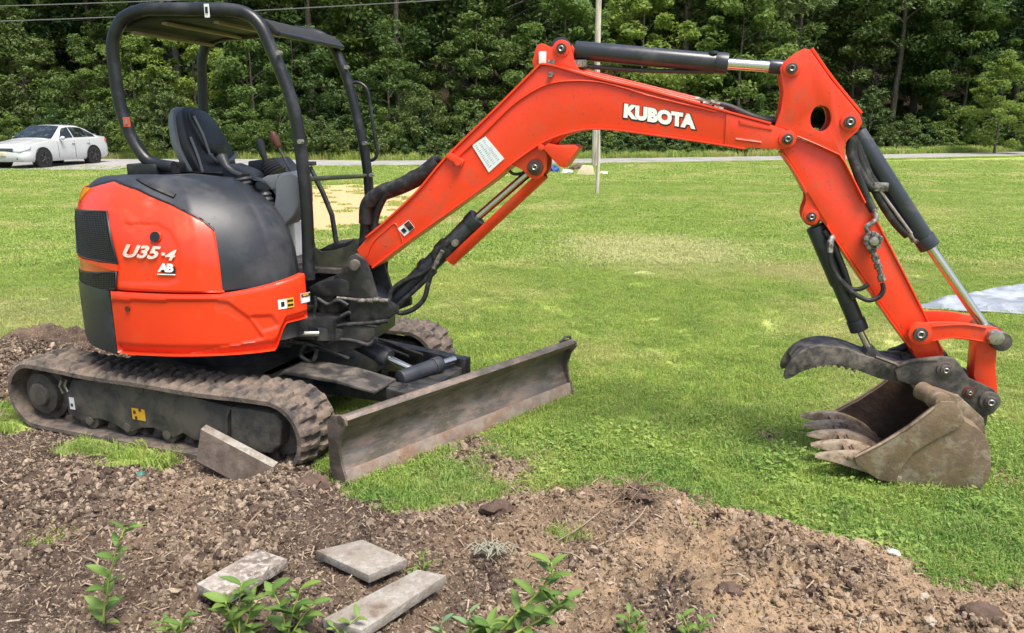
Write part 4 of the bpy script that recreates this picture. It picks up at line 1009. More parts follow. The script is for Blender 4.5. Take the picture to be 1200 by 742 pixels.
# ---- thumb cylinder
t0 = B.at(951, 254, 0); t1 = B.at(1007, 386, 0); t2 = B.at(1021, 414, 0); d_ = (t1-t0).normalized()
tc_ = cylinder(t0+d_*.05, t0+d_*.36, .046, 'thumb_cylinder', None, gland=False)
cylinder(t0+d_*.35, t1, .040, 'cylinder_barrel', t2, .017, parent=tc_)
MB().disc(B, *B.un(951, 254, 0), -.035, .035, .042, 20).build('cylinder_eye', M['cyl'], tc_, bevel=.003)
MB().tube([B.at(966, 270, -.05), B.at(976, 282, -.055), B.at(990, 318, -.055), B.at(1000, 350, -.05)], .013, 8).build('cylinder_pipe', M['cyl'], tc_, smooth=60)
MB().disc(B, *B.un(1021, 414, 0), -.04, .04, .026, 16).build('rod_eye', M['black'], tc_, bevel=.003)

# ---- linkage
link_px = [(1084, 379), (1100, 378), (1128, 378.5), (1152, 382.5), (1170, 385), (1176, 394), (1170, 403), (1160, 403), (1140, 400), (1117, 397), (1096, 399), (1086, 404), (1072, 402), (1070, 388), (1076, 380)]
for v0 in (-.125, .100):
    lk = MB().prism(B, catmull(pl(link_px, -.125), 2, True), v0, v0+.025).build('guide_link', M['boom_orange'], EX, bevel=.004)
    if v0 < 0:
        flange([(1092, 383), (1128, 381), (1156, 385)], v0-.008, v0+.01, .006, 'link_rim', lk, vp=-.125); flange([(1092, 400), (1117, 396), (1156, 401)], v0-.008, v0+.01, .006, 'link_rim', lk, vp=-.125)
        pin(1078.5, 391.5, -.135, -.10, .052, lk, m1='boom_orange'); 
        u, z = B.un(1166, 395, -.14); MB().disc(B, u, z, -.165, .13, .034, 22).build('link_pin', M['steel'], lk, bevel=.006)
mb = MB(); mb.prism(B, pl([(1145, 396), (1169, 398), (1167, 430), (1170, 470), (1161, 481), (1150, 474), (1141, 440)], -.055), -.055, .055); bl_ = part(mb, 'bucket_link', M['boom_orange'], bevel=.005)
MB().disc(B, *B.un(1166, 395, 0), -.095, .095, .045, 24).build('link_tube', M['dirty_black'], bl_, bevel=.004)
MB().disc(B, *B.un(1160, 390, 0), -.045, .045, .042, 20).build('rod_eye', M['cyl'], bc, bevel=.004)

# ---- quick coupler
cp = [(1049, 434), (1057, 426), (1070, 422), (1088, 420), (1104, 418.5), (1119, 420), (1128, 431), (1136, 444), (1150, 450), (1165, 457), (1172, 465), (1171, 477), (1164, 485), (1158, 487), (1156, 498), (1151, 508), (1140, 500), (1128, 488), (1109, 468), (1094, 459), (1078, 453), (1063, 450), (1052, 446)]
for v0 in (-.135, .105):
    o = MB().prism(B, pl(cp, -.135), v0, v0+.03).build('coupler_plate', M['dirty_black'], EX, bevel=.006)
    if v0 < 0: cpl = o
MB().prism(B, pl([(1066, 432), (1100, 428), (1118, 440), (1130, 470), (1150, 480), (1148, 498), (1128, 486), (1104, 464), (1070, 450)], -.1), -.105, .105).build('coupler_body', M['dirty_black'], cpl, bevel=.008)
pin(1108, 433.5, -.145, .145, .038, cpl, m1='dirty_black'); pin(1160.5, 471, -.155, .155, .046, cpl, m1='dirty_black'); pin(1136, 460, -.142, -.12, .028, cpl, m1='knob')
flange([(1052, 431), (1070, 425), (1100, 423)], -.14, -.13, .01, 'coupler_lip', cpl, m_='dirty_black', vp=-.14)

# ---- bucket
BV0, BV1 = -.30, .30
side = [(1001, 535), (1035, 518), (1066, 499), (1094, 477), (1103, 471), (1119, 471), (1128, 484), (1131, 494), (1150, 505), (1159, 521), (1162, 543), (1159, 561), (1147, 574), (1128, 581), (1097, 579), (1066, 572), (1047, 567), (1029, 562), (1004, 545)]
cheek = [(1001, 535), (1035, 518), (1066, 499), (1094, 477), (1103, 471), (1119, 471), (1128, 484), (1131, 494), (1122, 503), (1097, 515), (1072, 530), (1058, 546), (1049, 566), (1029, 562), (1004, 545)]
S_ = pl(side, BV0); Ck = pl(cheek, BV0-.014)
bucket = empty_b = None
shell_line = catmull([S_[0], S_[18], S_[17], S_[16], S_[15], S_[14], S_[13], S_[12], S_[11], S_[10], S_[9], S_[8], S_[7], (S_[6][0]-.015, S_[6][1]-.01), (S_[4][0], S_[4][1]-.02)], 4)
mb = MB(); mb.ribbon(B, shell_line, BV0+.004, BV1-.004, .014); bucket = part(mb, 'bucket', [M['bucket']], bevel=.002, smooth=50)
mb = MB(); mb.ribbon(B, [(a, b) for a, b in catmull([( (p[0]*.975+3.03*.025), p[1]*.95+.25*.05) for p in shell_line[::4]], 4)], BV0+.02, BV1-.02, .006); mb.build('bucket_lining', M['bucket_in'], bucket, smooth=50)
inner_side = S_[:5]+[(S_[4][0]-.03, S_[4][1]+.035)]
for v0, v1 in ((BV0, BV0+.014), (BV1-.014, BV1)):
    MB().prism(B, S_[:3]+[(S_[3][0]-.0, S_[3][1])]+[(S_[3][0]-.05, S_[3][1]+.06)]*0+S_[4:], v0, v1).build('side_plate', [M['bucket']], bucket, bevel=.003)
MB().prism(B, Ck, BV0-.014, BV0).build('cheek_plate', M['bucket'], bucket, bevel=.004)
MB().prism(B, Ck, BV1, BV1+.014).build('cheek_plate', M['bucket'], bucket, bevel=.004)
for v0 in (BV0+.015, BV1-.020): MB().prism(B, [(a-.004, b-.004) for a, b in S_], v0, v0+.005).build('inner_side', M['bucket_in'], bucket)
for v_ in (BV0-.012, BV1+.012): MB().tube([B.w(a, v_, b+.002) for a, b in (S_[0], S_[1], S_[2], S_[3])], .007, 8).build('worn_rim', M['tooth'], bucket, smooth=60)
# lip plate and teeth
lip = [(S_[0][0]-.03, S_[0][1]+.002), (S_[0][0]+.10, S_[0][1]-.042), (S_[0][0]+.22, S_[0][1]-.085), (S_[0][0]+.22, S_[0][1]-.110), (S_[0][0]+.09, S_[0][1]-.070), (S_[0][0]-.03, S_[0][1]-.014)]
MB().prism(B, lip, BV0-.006, BV1+.006).build('cutting_lip', M['bucket'], bucket, bevel=.003)
tip = B.un(959, 536, BV0)
for k in range(5):
    v = BV0+.025+k*(BV1-BV0-.05)/4; w2 = .030
    prof_ = [(tip[0]-.008, tip[1]+.002), (tip[0]+.05, tip[1]+.020), (tip[0]+.12, tip[1]+.030), (tip[0]+.19, tip[1]+.032), (tip[0]+.27, tip[1]+.006), (tip[0]+.35, tip[1]-.045), (tip[0]+.33, tip[1]-.085), (tip[0]+.19, tip[1]-.045), (tip[0]+.10, tip[1]-.022), (tip[0]+.03, tip[1]-.010), (tip[0]-.008, tip[1]-.005)]
    mb = MB(); P = catmull(prof_, 3, True); n = len(P); vs = []
    for (vv, sc) in ((v-w2, .80), (v-w2*.8, 1), (v+w2*.8, 1), (v+w2, .80)):
        for (a, b) in P:
            f_ = min(1, .62+(a-tip[0])*2.5); cz = tip[1]-.02-(a-tip[0])*.15
            vs.append(B.w(a, v+(vv-v)*f_, cz+(b-cz)*sc))
    fs = [[j*n+i, j*n+(i+1) % n, (j+1)*n+(i+1) % n, (j+1)*n+i] for j in range(3) for i in range(n)]+[list(range(n)), [3*n+i for i in range(n)][::-1]]
    mb.add(vs, fs); mb.build('bucket_tooth', M['tooth'], bucket, smooth=40)
# ears and pins carrying the bucket
for v0 in (-.19, .14):
    MB().prism(B, pl([(1080, 462), (1094, 452), (1122, 462), (1150, 488), (1152, 506), (1130, 498), (1104, 478)], -.15), v0, v0+.04).build('bucket_ear', M['bucket'], bucket, bevel=.006)
MB().disc(B, *B.un(1094, 468, -.2), -.235, .235, .040, 22).build('ear_tube', M['bucket'], bucket, bevel=.006)
MB().tube([B.at(1078, 457, -.14), B.at(1092, 464, -.20), B.at(1106, 471, -.29)], [.045, .042, .038], 18).build('pivot_tube', M['bucket'], bucket, bevel=.006)

# ---- thumb
th = [(920, 445), (919.5, 436), (929, 421), (945, 409.5), (968, 405.5), (992, 409), (1016, 418), (1041, 424), (1062, 424), (1082, 430), (1082, 444), (1063, 446), (1047, 447), (1029, 443.5), (1010, 436), (982, 428.5), (958, 430), (938, 436.5), (931, 441)]
for v0 in (-.10, .075):
    o = MB().prism(B, catmull(pl(th, -.10), 2, True), v0, v0+.025).build('thumb_plate', M['thumb'], EX, bevel=.004)
    if v0 < 0: thumb = o
mb = MB(); mb.ribbon(B, catmull(pl([(931, 425), (945, 413), (968, 409), (992, 413), (1016, 422), (1041, 428)], -.10), 3), -.08, .08, .012); mb.build('thumb_top', M['thumb'], thumb, smooth=40)
for k in range(9):
    x = 926+k*9; y = [440, 436, 433, 431, 430, 430, 431, 433, 436][k]
    MB().prism(B, pl([(x, y-2), (x+3, y+.8), (x+7, y-3)], -.10), -.102, -.074).build('thumb_serration', M['thumb'], thumb, bevel=.001)
MB().prism(B, pl([(1010, 420), (1017, 410), (1026, 409), (1034, 418), (1060, 424), (1040, 428)], -.05), -.055, .055).build('thumb_lug', M['dirty_black'], thumb, bevel=.004)
mb = MB()
for v in (-.12, -.07, .02): mb.tube([B.at(1026, 418, v), B.at(1048, 426, v), B.at(1068, 436, v)], .009, 6)
mb.build('thumb_strut', M['dirty_black'], thumb, smooth=60)
MB().tube(catmull([B.at(1037, 421, .10), B.at(1050, 412, .12), B.at(1066, 405, .12), B.at(1076, 412, .12)], 5), .022, 10).build('thumb_brace', M['black'], thumb, smooth=60)
MB().disc(B, *B.un(1074, 437, -.1), -.13, .13, .04, 20).build('thumb_pivot', M['dirty_black'], thumb, bevel=.005)

# ================================================================= GROUND
TAN = (-3.9, 16.8, 2.7, 5.0)        # sandy bare patch in the lawn: centre x, y, radii
def lawn_mat(name, blades):
    m = bpy.data.materials.new(name); m.use_nodes = True; nt = m.node_tree; p = nt.nodes['Principled BSDF']
    g = nd(nt, 'ShaderNodeNewGeometry'); co = g.outputs['Position']
    sep = nd(nt, 'ShaderNodeSeparateXYZ'); nt.links.new(co, sep.inputs[0])
    n1 = noise(nt, .5, 4, .65, co); n2 = noise(nt, 2.2, 5, .7, co); n3 = noise(nt, 9, 3, .6, co)
    dark, mid, yel = ((.28, .42, .080), (.44, .56, .125), (.66, .64, .27))
    c = mixc(nt, ramp(nt, n2, .35, .62), dark, mid)
    c = mixc(nt, ramp(nt, n1, .50, .66), c, yel)
    cool = (.17, .34, .075)
    mr = nd(nt, 'ShaderNodeMapRange', clamp=True); nt.links.new(sep.outputs[1], mr.inputs[0])
    mr.inputs[1].default_value = 5.0; mr.inputs[2].default_value = 3.2
    mm = nd(nt, 'ShaderNodeMath', operation='MULTIPLY'); nt.links.new(mr.outputs[0], mm.inputs[0]); nt.links.new(ramp(nt, n2, .70, .35), mm.inputs[1])
    c = mixc(nt, mm.outputs[0], c, cool)                                  # ranker, bluer growth next to the dig
    for (ex, ey, er, es, ec, ea) in ((1.9, 10.4, 1.7, 1.9, (.72, .68, .36), .85), (3.6, 8.9, 1.2, .9, (.70, .62, .32), .8), (-.6, 8.3, .9, .8, (.66, .66, .22), .5), (-5.0, 6.7, 1.7, 1.3, (.58, .52, .28), .6), (-1.5, 20, 3.5, 3, (.62, .60, .22), .5), (6.5, 15, 3, 3, (.62, .62, .22), .45)):
        e1 = nd(nt, 'ShaderNodeVectorMath', operation='SUBTRACT'); e1.inputs[1].default_value = (ex, ey, 0); nt.links.new(co, e1.inputs[0])
        e2 = nd(nt, 'ShaderNodeVectorMath', operation='MULTIPLY'); e2.inputs[1].default_value = (1/er, 1/es, 0); nt.links.new(e1.outputs[0], e2.inputs[0])
        e3 = nd(nt, 'ShaderNodeVectorMath', operation='LENGTH'); nt.links.new(e2.outputs[0], e3.inputs[0])
        e4 = nd(nt, 'ShaderNodeMath', operation='ADD'); nt.links.new(e3.outputs['Value'], e4.inputs[0]); nt.links.new(n2, e4.inputs[1])
        e5 = nd(nt, 'ShaderNodeMapRange', clamp=True); e5.inputs[1].default_value = 1.5; e5.inputs[2].default_value = .95; e5.inputs[4].default_value = ea; nt.links.new(e4.outputs[0], e5.inputs[0])
        c = mixc(nt, e5.outputs[0], c, ec)                                # pale, straw-yellow patches
    if blades:
        oi = nd(nt, 'ShaderNodeObjectInfo'); at_ = nd(nt, 'ShaderNodeAttribute', attribute_name='tint', attribute_type='GEOMETRY')
        c = mixc(nt, ramp(nt, at_.outputs['Fac'], .0, 1.0), mixc(nt, .30, c, (.06, .14, .02)), mixc(nt, .35, c, (.55, .64, .22)))
        c2 = mixc(nt, ramp(nt, at_.outputs['Fac'], .93, .96), c, (.42, .34, .17)); c = c2
        p.inputs['Roughness'].default_value = .5; p.inputs['Specular IOR Level'].default_value = .3
        out = nt.nodes['Material Output']; tr = nd(nt, 'ShaderNodeBsdfTranslucent'); nt.links.new(c, tr.inputs[0])
        ms = nd(nt, 'ShaderNodeMixShader'); ms.inputs[0].default_value = .45
        nt.links.new(p.outputs[0], ms.inputs[1]); nt.links.new(tr.outputs[0], ms.inputs[2]); nt.links.new(ms.outputs[0], out.inputs[0])
    else:
        c = mixc(nt, .30, c, (.10, .085, .045)); c = mixc(nt, ramp(nt, n3, .55, .75), c, (.13, .11, .055))
        vm = nd(nt, 'ShaderNodeVectorMath', operation='SUBTRACT'); vm.inputs[1].default_value = (TAN[0], TAN[1], 0); nt.links.new(co, vm.inputs[0])
        v2 = nd(nt, 'ShaderNodeVectorMath', operation='MULTIPLY'); v2.inputs[1].default_value = (1/TAN[2], 1/TAN[3], 0); nt.links.new(vm.outputs[0], v2.inputs[0])
        ln = nd(nt, 'ShaderNodeVectorMath', operation='LENGTH'); nt.links.new(v2.outputs[0], ln.inputs[0])
        ad = nd(nt, 'ShaderNodeMath', operation='ADD'); nt.links.new(ln.outputs['Value'], ad.inputs[0])
        sc = nd(nt, 'ShaderNodeMath', operation='MULTIPLY'); sc.inputs[1].default_value = .5; nt.links.new(n2, sc.inputs[0]); nt.links.new(sc.outputs[0], ad.inputs[1])
        sandc = mixc(nt, n3, (.50, .34, .17), (.62, .45, .25))
        c = mixc(nt, ramp(nt, ad.outputs[0], 1.32, 1.10), c, sandc)
        p.inputs['Roughness'].default_value = .9; p.inputs['Specular IOR Level'].default_value = .1
        b = nd(nt, 'ShaderNodeBump'); b.inputs['Strength'].default_value = .8; b.inputs['Distance'].default_value = .03
        nt.links.new(noise(nt, 40, 4, .7, co), b.inputs['Height']); nt.links.new(b.outputs[0], p.inputs['Normal'])
    if not blades:
        fl = nd(nt, 'ShaderNodeMath', operation='MULTIPLY_ADD'); nt.links.new(sep.outputs[0], fl.inputs[0]); fl.inputs[1].default_value = -.14; nt.links.new(sep.outputs[1], fl.inputs[2])
        wd_ = mixc(nt, n3, (.030, .022, .014), (.075, .055, .035)); c = mixc(nt, ramp(nt, fl.outputs[0], 35.5, 38), c, wd_)    # leaf litter under the trees
    nt.links.new(c, p.inputs['Base Color']); return m
M['lawn'] = lawn_mat('lawn_ground', False); M['blades'] = lawn_mat('grass_blades', True)
def hill(x, y):
    return np.where(y > 42+.1*x, (y-42-.1*x)*.16, 0)
def axis(lo, hi, dense, step, far):
    a = list(np.arange(dense[0], dense[1]+1e-6, step)); 
    x = dense[1]; s = step
    while x < hi: s *= 1.15; x += s; a.append(x)
    x = dense[0]; s = step
    while x > lo: s *= 1.15; x -= s; a.insert(0, x)
    return np.array(a)
gx = axis(-600, 600, (-9, 9), .15, 0); gy = axis(-60, 900, (2, 12), .15, 0)
X, Y = np.meshgrid(gx, gy); Z = lawn_h(X, Y)+np.minimum(hill(X, Y), 30)
m_ = soil_mask(X, Y); Z = Z-.05*np.clip(m_/.2, 0, 1)
me = np_mesh('ground', np.stack([X.ravel(), Y.ravel(), Z.ravel()], 1), grid_faces(len(gx), len(gy)), M['lawn'])
tag(link('ground', me), kind='structure')

# ---- bare soil
def soil_mat(clod=False):
    m = bpy.data.materials.new('soil_crumbs' if clod else 'crumbly_soil'); m.use_nodes = True; nt = m.node_tree; p = nt.nodes['Principled BSDF']
    g = nd(nt, 'ShaderNodeNewGeometry'); co = g.outputs['Position']
    n1 = noise(nt, 1.1, 4, .6, co); n2 = noise(nt, 16, 5, .7, co); n3 = noise(nt, 90, 3, .7, co); n4 = noise(nt, 3.2, 4, .6, co)
    c = mixc(nt, ramp(nt, n2, .35, .65), (.040, .028, .022), (.115, .085, .066))
    c = mixc(nt, ramp(nt, n1, .50, .68), c, mixc(nt, n2, (.13, .092, .064), (.24, .175, .12)))
    sep = nd(nt, 'ShaderNodeSeparateXYZ'); nt.links.new(co, sep.inputs[0])
    rt = nd(nt, 'ShaderNodeMapRange', clamp=True); rt.inputs[1].default_value = -.6; rt.inputs[2].default_value = .6; nt.links.new(sep.outputs[0], rt.inputs[0])
    q = nd(nt, 'ShaderNodeMath', operation='MULTIPLY'); nt.links.new(rt.outputs[0], q.inputs[0]); nt.links.new(ramp(nt, n4, .34, .60), q.inputs[1])
    c = mixc(nt, q.outputs[0], c, mixc(nt, n2, (.26, .178, .108), (.50, .36, .22)))      # sandier subsoil on the right
    c = mixc(nt, ramp(nt, n4, .56, .68), c, mixc(nt, n2, (.05, .030, .024), (.11, .07, .052)))
    if clod:
        oi = nd(nt, 'ShaderNodeObjectInfo'); pw = nd(nt, 'ShaderNodeMath', operation='POWER'); nt.links.new(oi.outputs['Random'], pw.inputs[0]); pw.inputs[1].default_value = 2.2
        c = mixc(nt, pw.outputs[0], mixc(nt, .0, c, c), (.40, .315, .235)); c = mixc(nt, ramp(nt, oi.outputs['Random'], .22, .0), c, (.05, .032, .026))
    else:
        c = mixc(nt, ramp(nt, n3, .58, .70), c, mixc(nt, .6, c, (.50, .40, .31)))
    nt.links.new(c, p.inputs['Base Color']); p.inputs['Roughness'].default_value = .92; p.inputs['Specular IOR Level'].default_value = .15
    b = nd(nt, 'ShaderNodeBump'); b.inputs['Strength'].default_value = 1; b.inputs['Distance'].default_value = .006
    nt.links.new(noise(nt, 130, 5, .75, co), b.inputs['Height']); nt.links.new(b.outputs[0], p.inputs['Normal'])
    return m
M['soil'] = soil_mat()
st = .0088
sx = np.arange(-5.2, 4.3, st); sy = np.arange(1.9, 5.9, st); X, Y = np.meshgrid(sx, sy)
msk = soil_mask(X, Y); Z = soil_h(X, Y)
jx = (vnoise(X*37, Y*37, 71)-.5)*st*.9; jy = (vnoise(X*37, Y*37, 72)-.5)*st*.9
F_ = grid_faces(len(sx), len(sy)); mf = msk.ravel(); keep = (mf[F_] > -.015).all(1)
# nothing to see right under the machine's middle
F_ = F_[keep]; used = np.unique(F_); remap = np.full(X.size, -1); remap[used] = np.arange(len(used))
V_ = np.stack([(X+jx).ravel(), (Y+jy).ravel(), Z.ravel()], 1)[used]
me = np_mesh('soil', V_, remap[F_], M['soil']); tag(link('soil', me), kind='structure')

# ---- scattering through geometry nodes
def scatter(name, pts, rot, scl, variants, label, seedmod=0, tilt=None):
    """one object: points with rotation/scale attributes, each instancing one of the variant meshes"""
    n = len(pts); me = bpy.data.meshes.new(name); me.vertices.add(n); me.vertices.foreach_set('co', np.asarray(pts, np.float32).ravel())
    a = me.attributes.new('rot', 'FLOAT_VECTOR', 'POINT'); a.data.foreach_set('vector', np.asarray(rot, np.float32).ravel())
    a = me.attributes.new('scl', 'FLOAT_VECTOR', 'POINT'); a.data.foreach_set('vector', np.asarray(scl, np.float32).ravel())
    a = me.attributes.new('idx', 'INT', 'POINT'); a.data.foreach_set('value', rng.integers(0, len(variants), n).astype(np.int32))
    o = link(name, me); tag(o, label, None, None, 'stuff')
    ng = bpy.data.node_groups.new(name+'_nodes', 'GeometryNodeTree')
    ng.interface.new_socket('Geometry', in_out='INPUT', socket_type='NodeSocketGeometry'); ng.interface.new_socket('Geometry', in_out='OUTPUT', socket_type='NodeSocketGeometry')
    gi = ng.nodes.new('NodeGroupInput'); go = ng.nodes.new('NodeGroupOutput')
    g2i = ng.nodes.new('GeometryNodeGeometryToInstance')
    for v in variants[::-1]:
        oi = ng.nodes.new('GeometryNodeObjectInfo'); oi.inputs[0].default_value = v; oi.inputs['As Instance'].default_value = True
        ng.links.new(oi.outputs['Geometry'], g2i.inputs[0])
    iop = ng.nodes.new('GeometryNodeInstanceOnPoints'); ng.links.new(gi.outputs[0], iop.inputs['Points'])
    g2 = ng.nodes.new('GeometryNodeJoinGeometry')
    for v in variants:
        oi = ng.nodes.new('GeometryNodeObjectInfo'); oi.inputs[0].default_value = v; oi.inputs['As Instance'].default_value = True
        ng.links.new(oi.outputs['Geometry'], g2.inputs[0])
    ng.nodes.remove(g2i)
    ng.links.new(g2.outputs[0], iop.inputs['Instance']); iop.inputs['Pick Instance'].default_value = True
    def attr(nm, ty, sock):
        na = ng.nodes.new('GeometryNodeInputNamedAttribute'); na.data_type = ty; na.inputs['Name'].default_value = nm
        ng.links.new([s for s in na.outputs if s.enabled and s.name == 'Attribute'][0], sock)
    attr('idx', 'INT', iop.inputs['Instance Index'])
    na = ng.nodes.new('GeometryNodeInputNamedAttribute'); na.data_type = 'FLOAT_VECTOR'; na.inputs['Name'].default_value = 'rot'
    e2r = ng.nodes.new('FunctionNodeEulerToRotation'); ng.links.new([s for s in na.outputs if s.enabled and s.name == 'Attribute'][0], e2r.inputs[0]); ng.links.new(e2r.outputs[0], iop.inputs['Rotation'])
    attr('scl', 'FLOAT_VECTOR', iop.inputs['Scale'])
    ng.links.new(iop.outputs[0], go.inputs[0])
    md = o.modifiers.new('scatter', 'NODES'); md.node_group = ng
    return o
PROTO = bpy.data.collections.new('source_meshes')      # not linked to the scene: sources for the scattered stuff
def proto(name, me):
    o = bpy.data.objects.new(name, me); PROTO.objects.link(o); return o
def tuft(seed, n, rad, h0, h1, wd, lean=.5, mat_=None):
    r = np.random.default_rng(seed); V = []; F = []; t_ = []
    for k in range(n):
        q = r.uniform(0, 2*pi); d = rad*sqrt(r.uniform(0, 1)); x, y = d*cos(q), d*sin(q); h = r.uniform(h0, h1); a = r.uniform(0, 2*pi); le = r.uniform(.1, lean)*h*1.3
        w_ = wd*r.uniform(.6, 1.3); dx, dy = cos(a), sin(a); px_, py_ = -dy*w_, dx*w_; i = len(V)
        V += [(x-px_, y-py_, -.01), (x+px_, y+py_, -.01), (x+dx*le*.35+px_*.8, y+dy*le*.35+py_*.8, h*.6), (x+dx*le*.35-px_*.8, y+dy*le*.35-py_*.8, h*.6), (x+dx*le, y+dy*le, h*(.95-.3*le/h))]
        F += [(i, i+1, i+2), (i, i+2, i+3), (i+3, i+2, i+4)]; t_ += [r.uniform(0, 1)]*5
    me = np_mesh('grass_tuft', V, F, mat_ or M['blades'], False)
    a = me.attributes.new('tint', 'FLOAT', 'POINT'); a.data.foreach_set('value', np.array(t_, np.float32)); return proto('grass_tuft_source', me)
tufts = [tuft(k, 130, .095, .012, .034, .0022, 1.0) for k in range(5)]
rank = [tuft(20+k, 60, .07, .025, .065, .003, .9) for k in range(3)]
farT = [tuft(40+k, 150, .16, .02, .05, .0055, .9) for k in range(3)]
def in_rect(x, y, fr, u0, u1, v0, v1):
    dx = x-fr.o.x; dy = y-fr.o.y; u = dx*fr.F.x+dy*fr.F.y; v = dx*fr.L.x+dy*fr.L.y
    return (u > u0) & (u < u1) & (v > v0) & (v < v1)
def lawn_pts(n, y0, y1, wide=.74, pad=1.2):
    y = rng.uniform(y0, y1, n*2); x = rng.uniform(-1, 1, n*2)*(wide*y1+pad); k = np.abs(x) < wide*y+pad; x = x[k]; y = y[k]
    s = soil_mask(x, y); keep = s < .01
    keep &= ~in_rect(x, y, T, -1.0, 1.0, -.86, -.54) & ~in_rect(x, y, T, -1.0, 1.0, .54, .86)
    keep &= ~in_rect(x, y, B, 2.74, 3.24, -.28, .28)
    tn = ((x-TAN[0])/TAN[2])**2+((y-TAN[1])/TAN[3])**2; keep &= (tn+.35*fbm(x, y, 1.2, 2, 9) > 1.0) | (rng.uniform(0, 1, len(x)) < .02)
    bare = fbm(x, y, 2.6, 3, 77) > .42; keep &= ~(bare & (rng.uniform(0, 1, len(x)) < .75))
    x, y = x[keep], y[keep]
    return np.stack([x, y, lawn_h(x, y)+np.minimum(hill(x, y), 30)], 1)
def rots(n, t=.12): return np.stack([rng.normal(0, t, n), rng.normal(0, t, n), rng.uniform(0, 6.28, n)], 1)
P = lawn_pts(13500, 2.6, 9.5); n = len(P); s = rng.uniform(.75, 1.25, n)
hs = s*(1+.35*fbm(P[:, 0], P[:, 1], 1.5, 2, 61))
scatter('lawn_grass', P, rots(n), np.stack([s, s, hs], 1), tufts, 'short mown grass of the near lawn')
P = lawn_pts(17000, 9.4, 22); n = len(P); s = rng.uniform(.9, 1.5, n)
scatter('lawn_grass', P, rots(n, .05), np.stack([s, s, s*.85], 1), farT, 'short mown grass of the middle lawn')
P = lawn_pts(15000, 21.5, 36.5, .74, 2); P = P[P[:, 1] < 29.6+.16*np.clip(P[:, 0]+6, 0, 99)]; n = len(P); s = rng.uniform(1.6, 2.6, n)
scatter('lawn_grass', P, rots(n, .05), np.stack([s, s, s*.6], 1), farT, 'far lawn grass running to the road')
# ranker grass and low weeds along the edge of the dig and near the bucket
def near_edge(n, lo, hi):
    x = rng.uniform(-4.2, 4.2, n); y = rng.uniform(2.6, 6, n); s = soil_mask(x, y); k = (s > lo) & (s < hi)
    k &= ~in_rect(x, y, T, -1.05, 1.1, -.88, -.52)
    x, y = x[k], y[k]; return np.stack([x, y, lawn_h(x, y)], 1)
P = near_edge(9000, -.45, .02); P = P[rng.uniform(0, 1, len(P)) < .55]; n = len(P); s = rng.uniform(.5, 1.05, n)
scatter('edge_grass', P, rots(n, .2), np.stack([s, s, s], 1), rank, 'taller ragged grass along the edge of the soil')
def weed(seed, n, rad):
    r = np.random.default_rng(seed); V = []; F = []; t_ = []
    for k in range(n):
        q = r.uniform(0, 2*pi); d = rad*sqrt(r.uniform(0, 1)); x, y = d*cos(q), d*sin(q); a = q+r.normal(0, .5); L_ = r.uniform(.012, .032); w_ = L_*r.uniform(.25, .42); z0 = r.uniform(.004, .018)
        dx, dy = cos(a), sin(a); i = len(V); up = r.uniform(-.2, .6)*L_
        V += [(x, y, z0), (x+dx*L_*.5-dy*w_, y+dy*L_*.5+dx*w_, z0+up*.7), (x+dx*L_*.5, y+dy*L_*.5, z0+up*.45), (x+dx*L_*.5+dy*w_, y+dy*L_*.5-dx*w_, z0+up*.7), (x+dx*L_, y+dy*L_, z0+up*.4)]
        F += [(i, i+2, i+1), (i, i+3, i+2), (i+1, i+2, i+4), (i+2, i+3, i+4)]; t_ += [r.uniform(0, .9)]*5
    me = np_mesh('weed_clump', V, F, M['blades'], False); a = me.attributes.new('tint', 'FLOAT', 'POINT'); a.data.foreach_set('value', np.array(t_, np.float32)); return proto('weed_source', me)
weeds = [weed(60+k, 26, .10) for k in range(4)]
x = rng.uniform(-3.5, 4.6, 5200); y = rng.uniform(2.7, 6.2, 5200)
dens = fbm(x, y, 1.3, 3, 91)*1.3+np.where(y < 4.3, .15, -.35)+np.where(x > .8, .10, -.1)
k = (dens > rng.uniform(-.0, 1.1, 5200)) & (soil_mask(x, y) < -.02) & ~in_rect(x, y, T, -1.05, 1.1, -.9, -.5) & ~in_rect(x, y, B, 2.74, 3.3, -.3, .3); x, y = x[k], y[k]; n = len(x); s = rng.uniform(.6, 1.35, n)
scatter('clover_and_weeds', np.stack([x, y, lawn_h(x, y)+.008], 1), rots(n, .15), np.stack([s, s, s], 1), weeds, 'low broad-leaved weeds growing through the lawn')

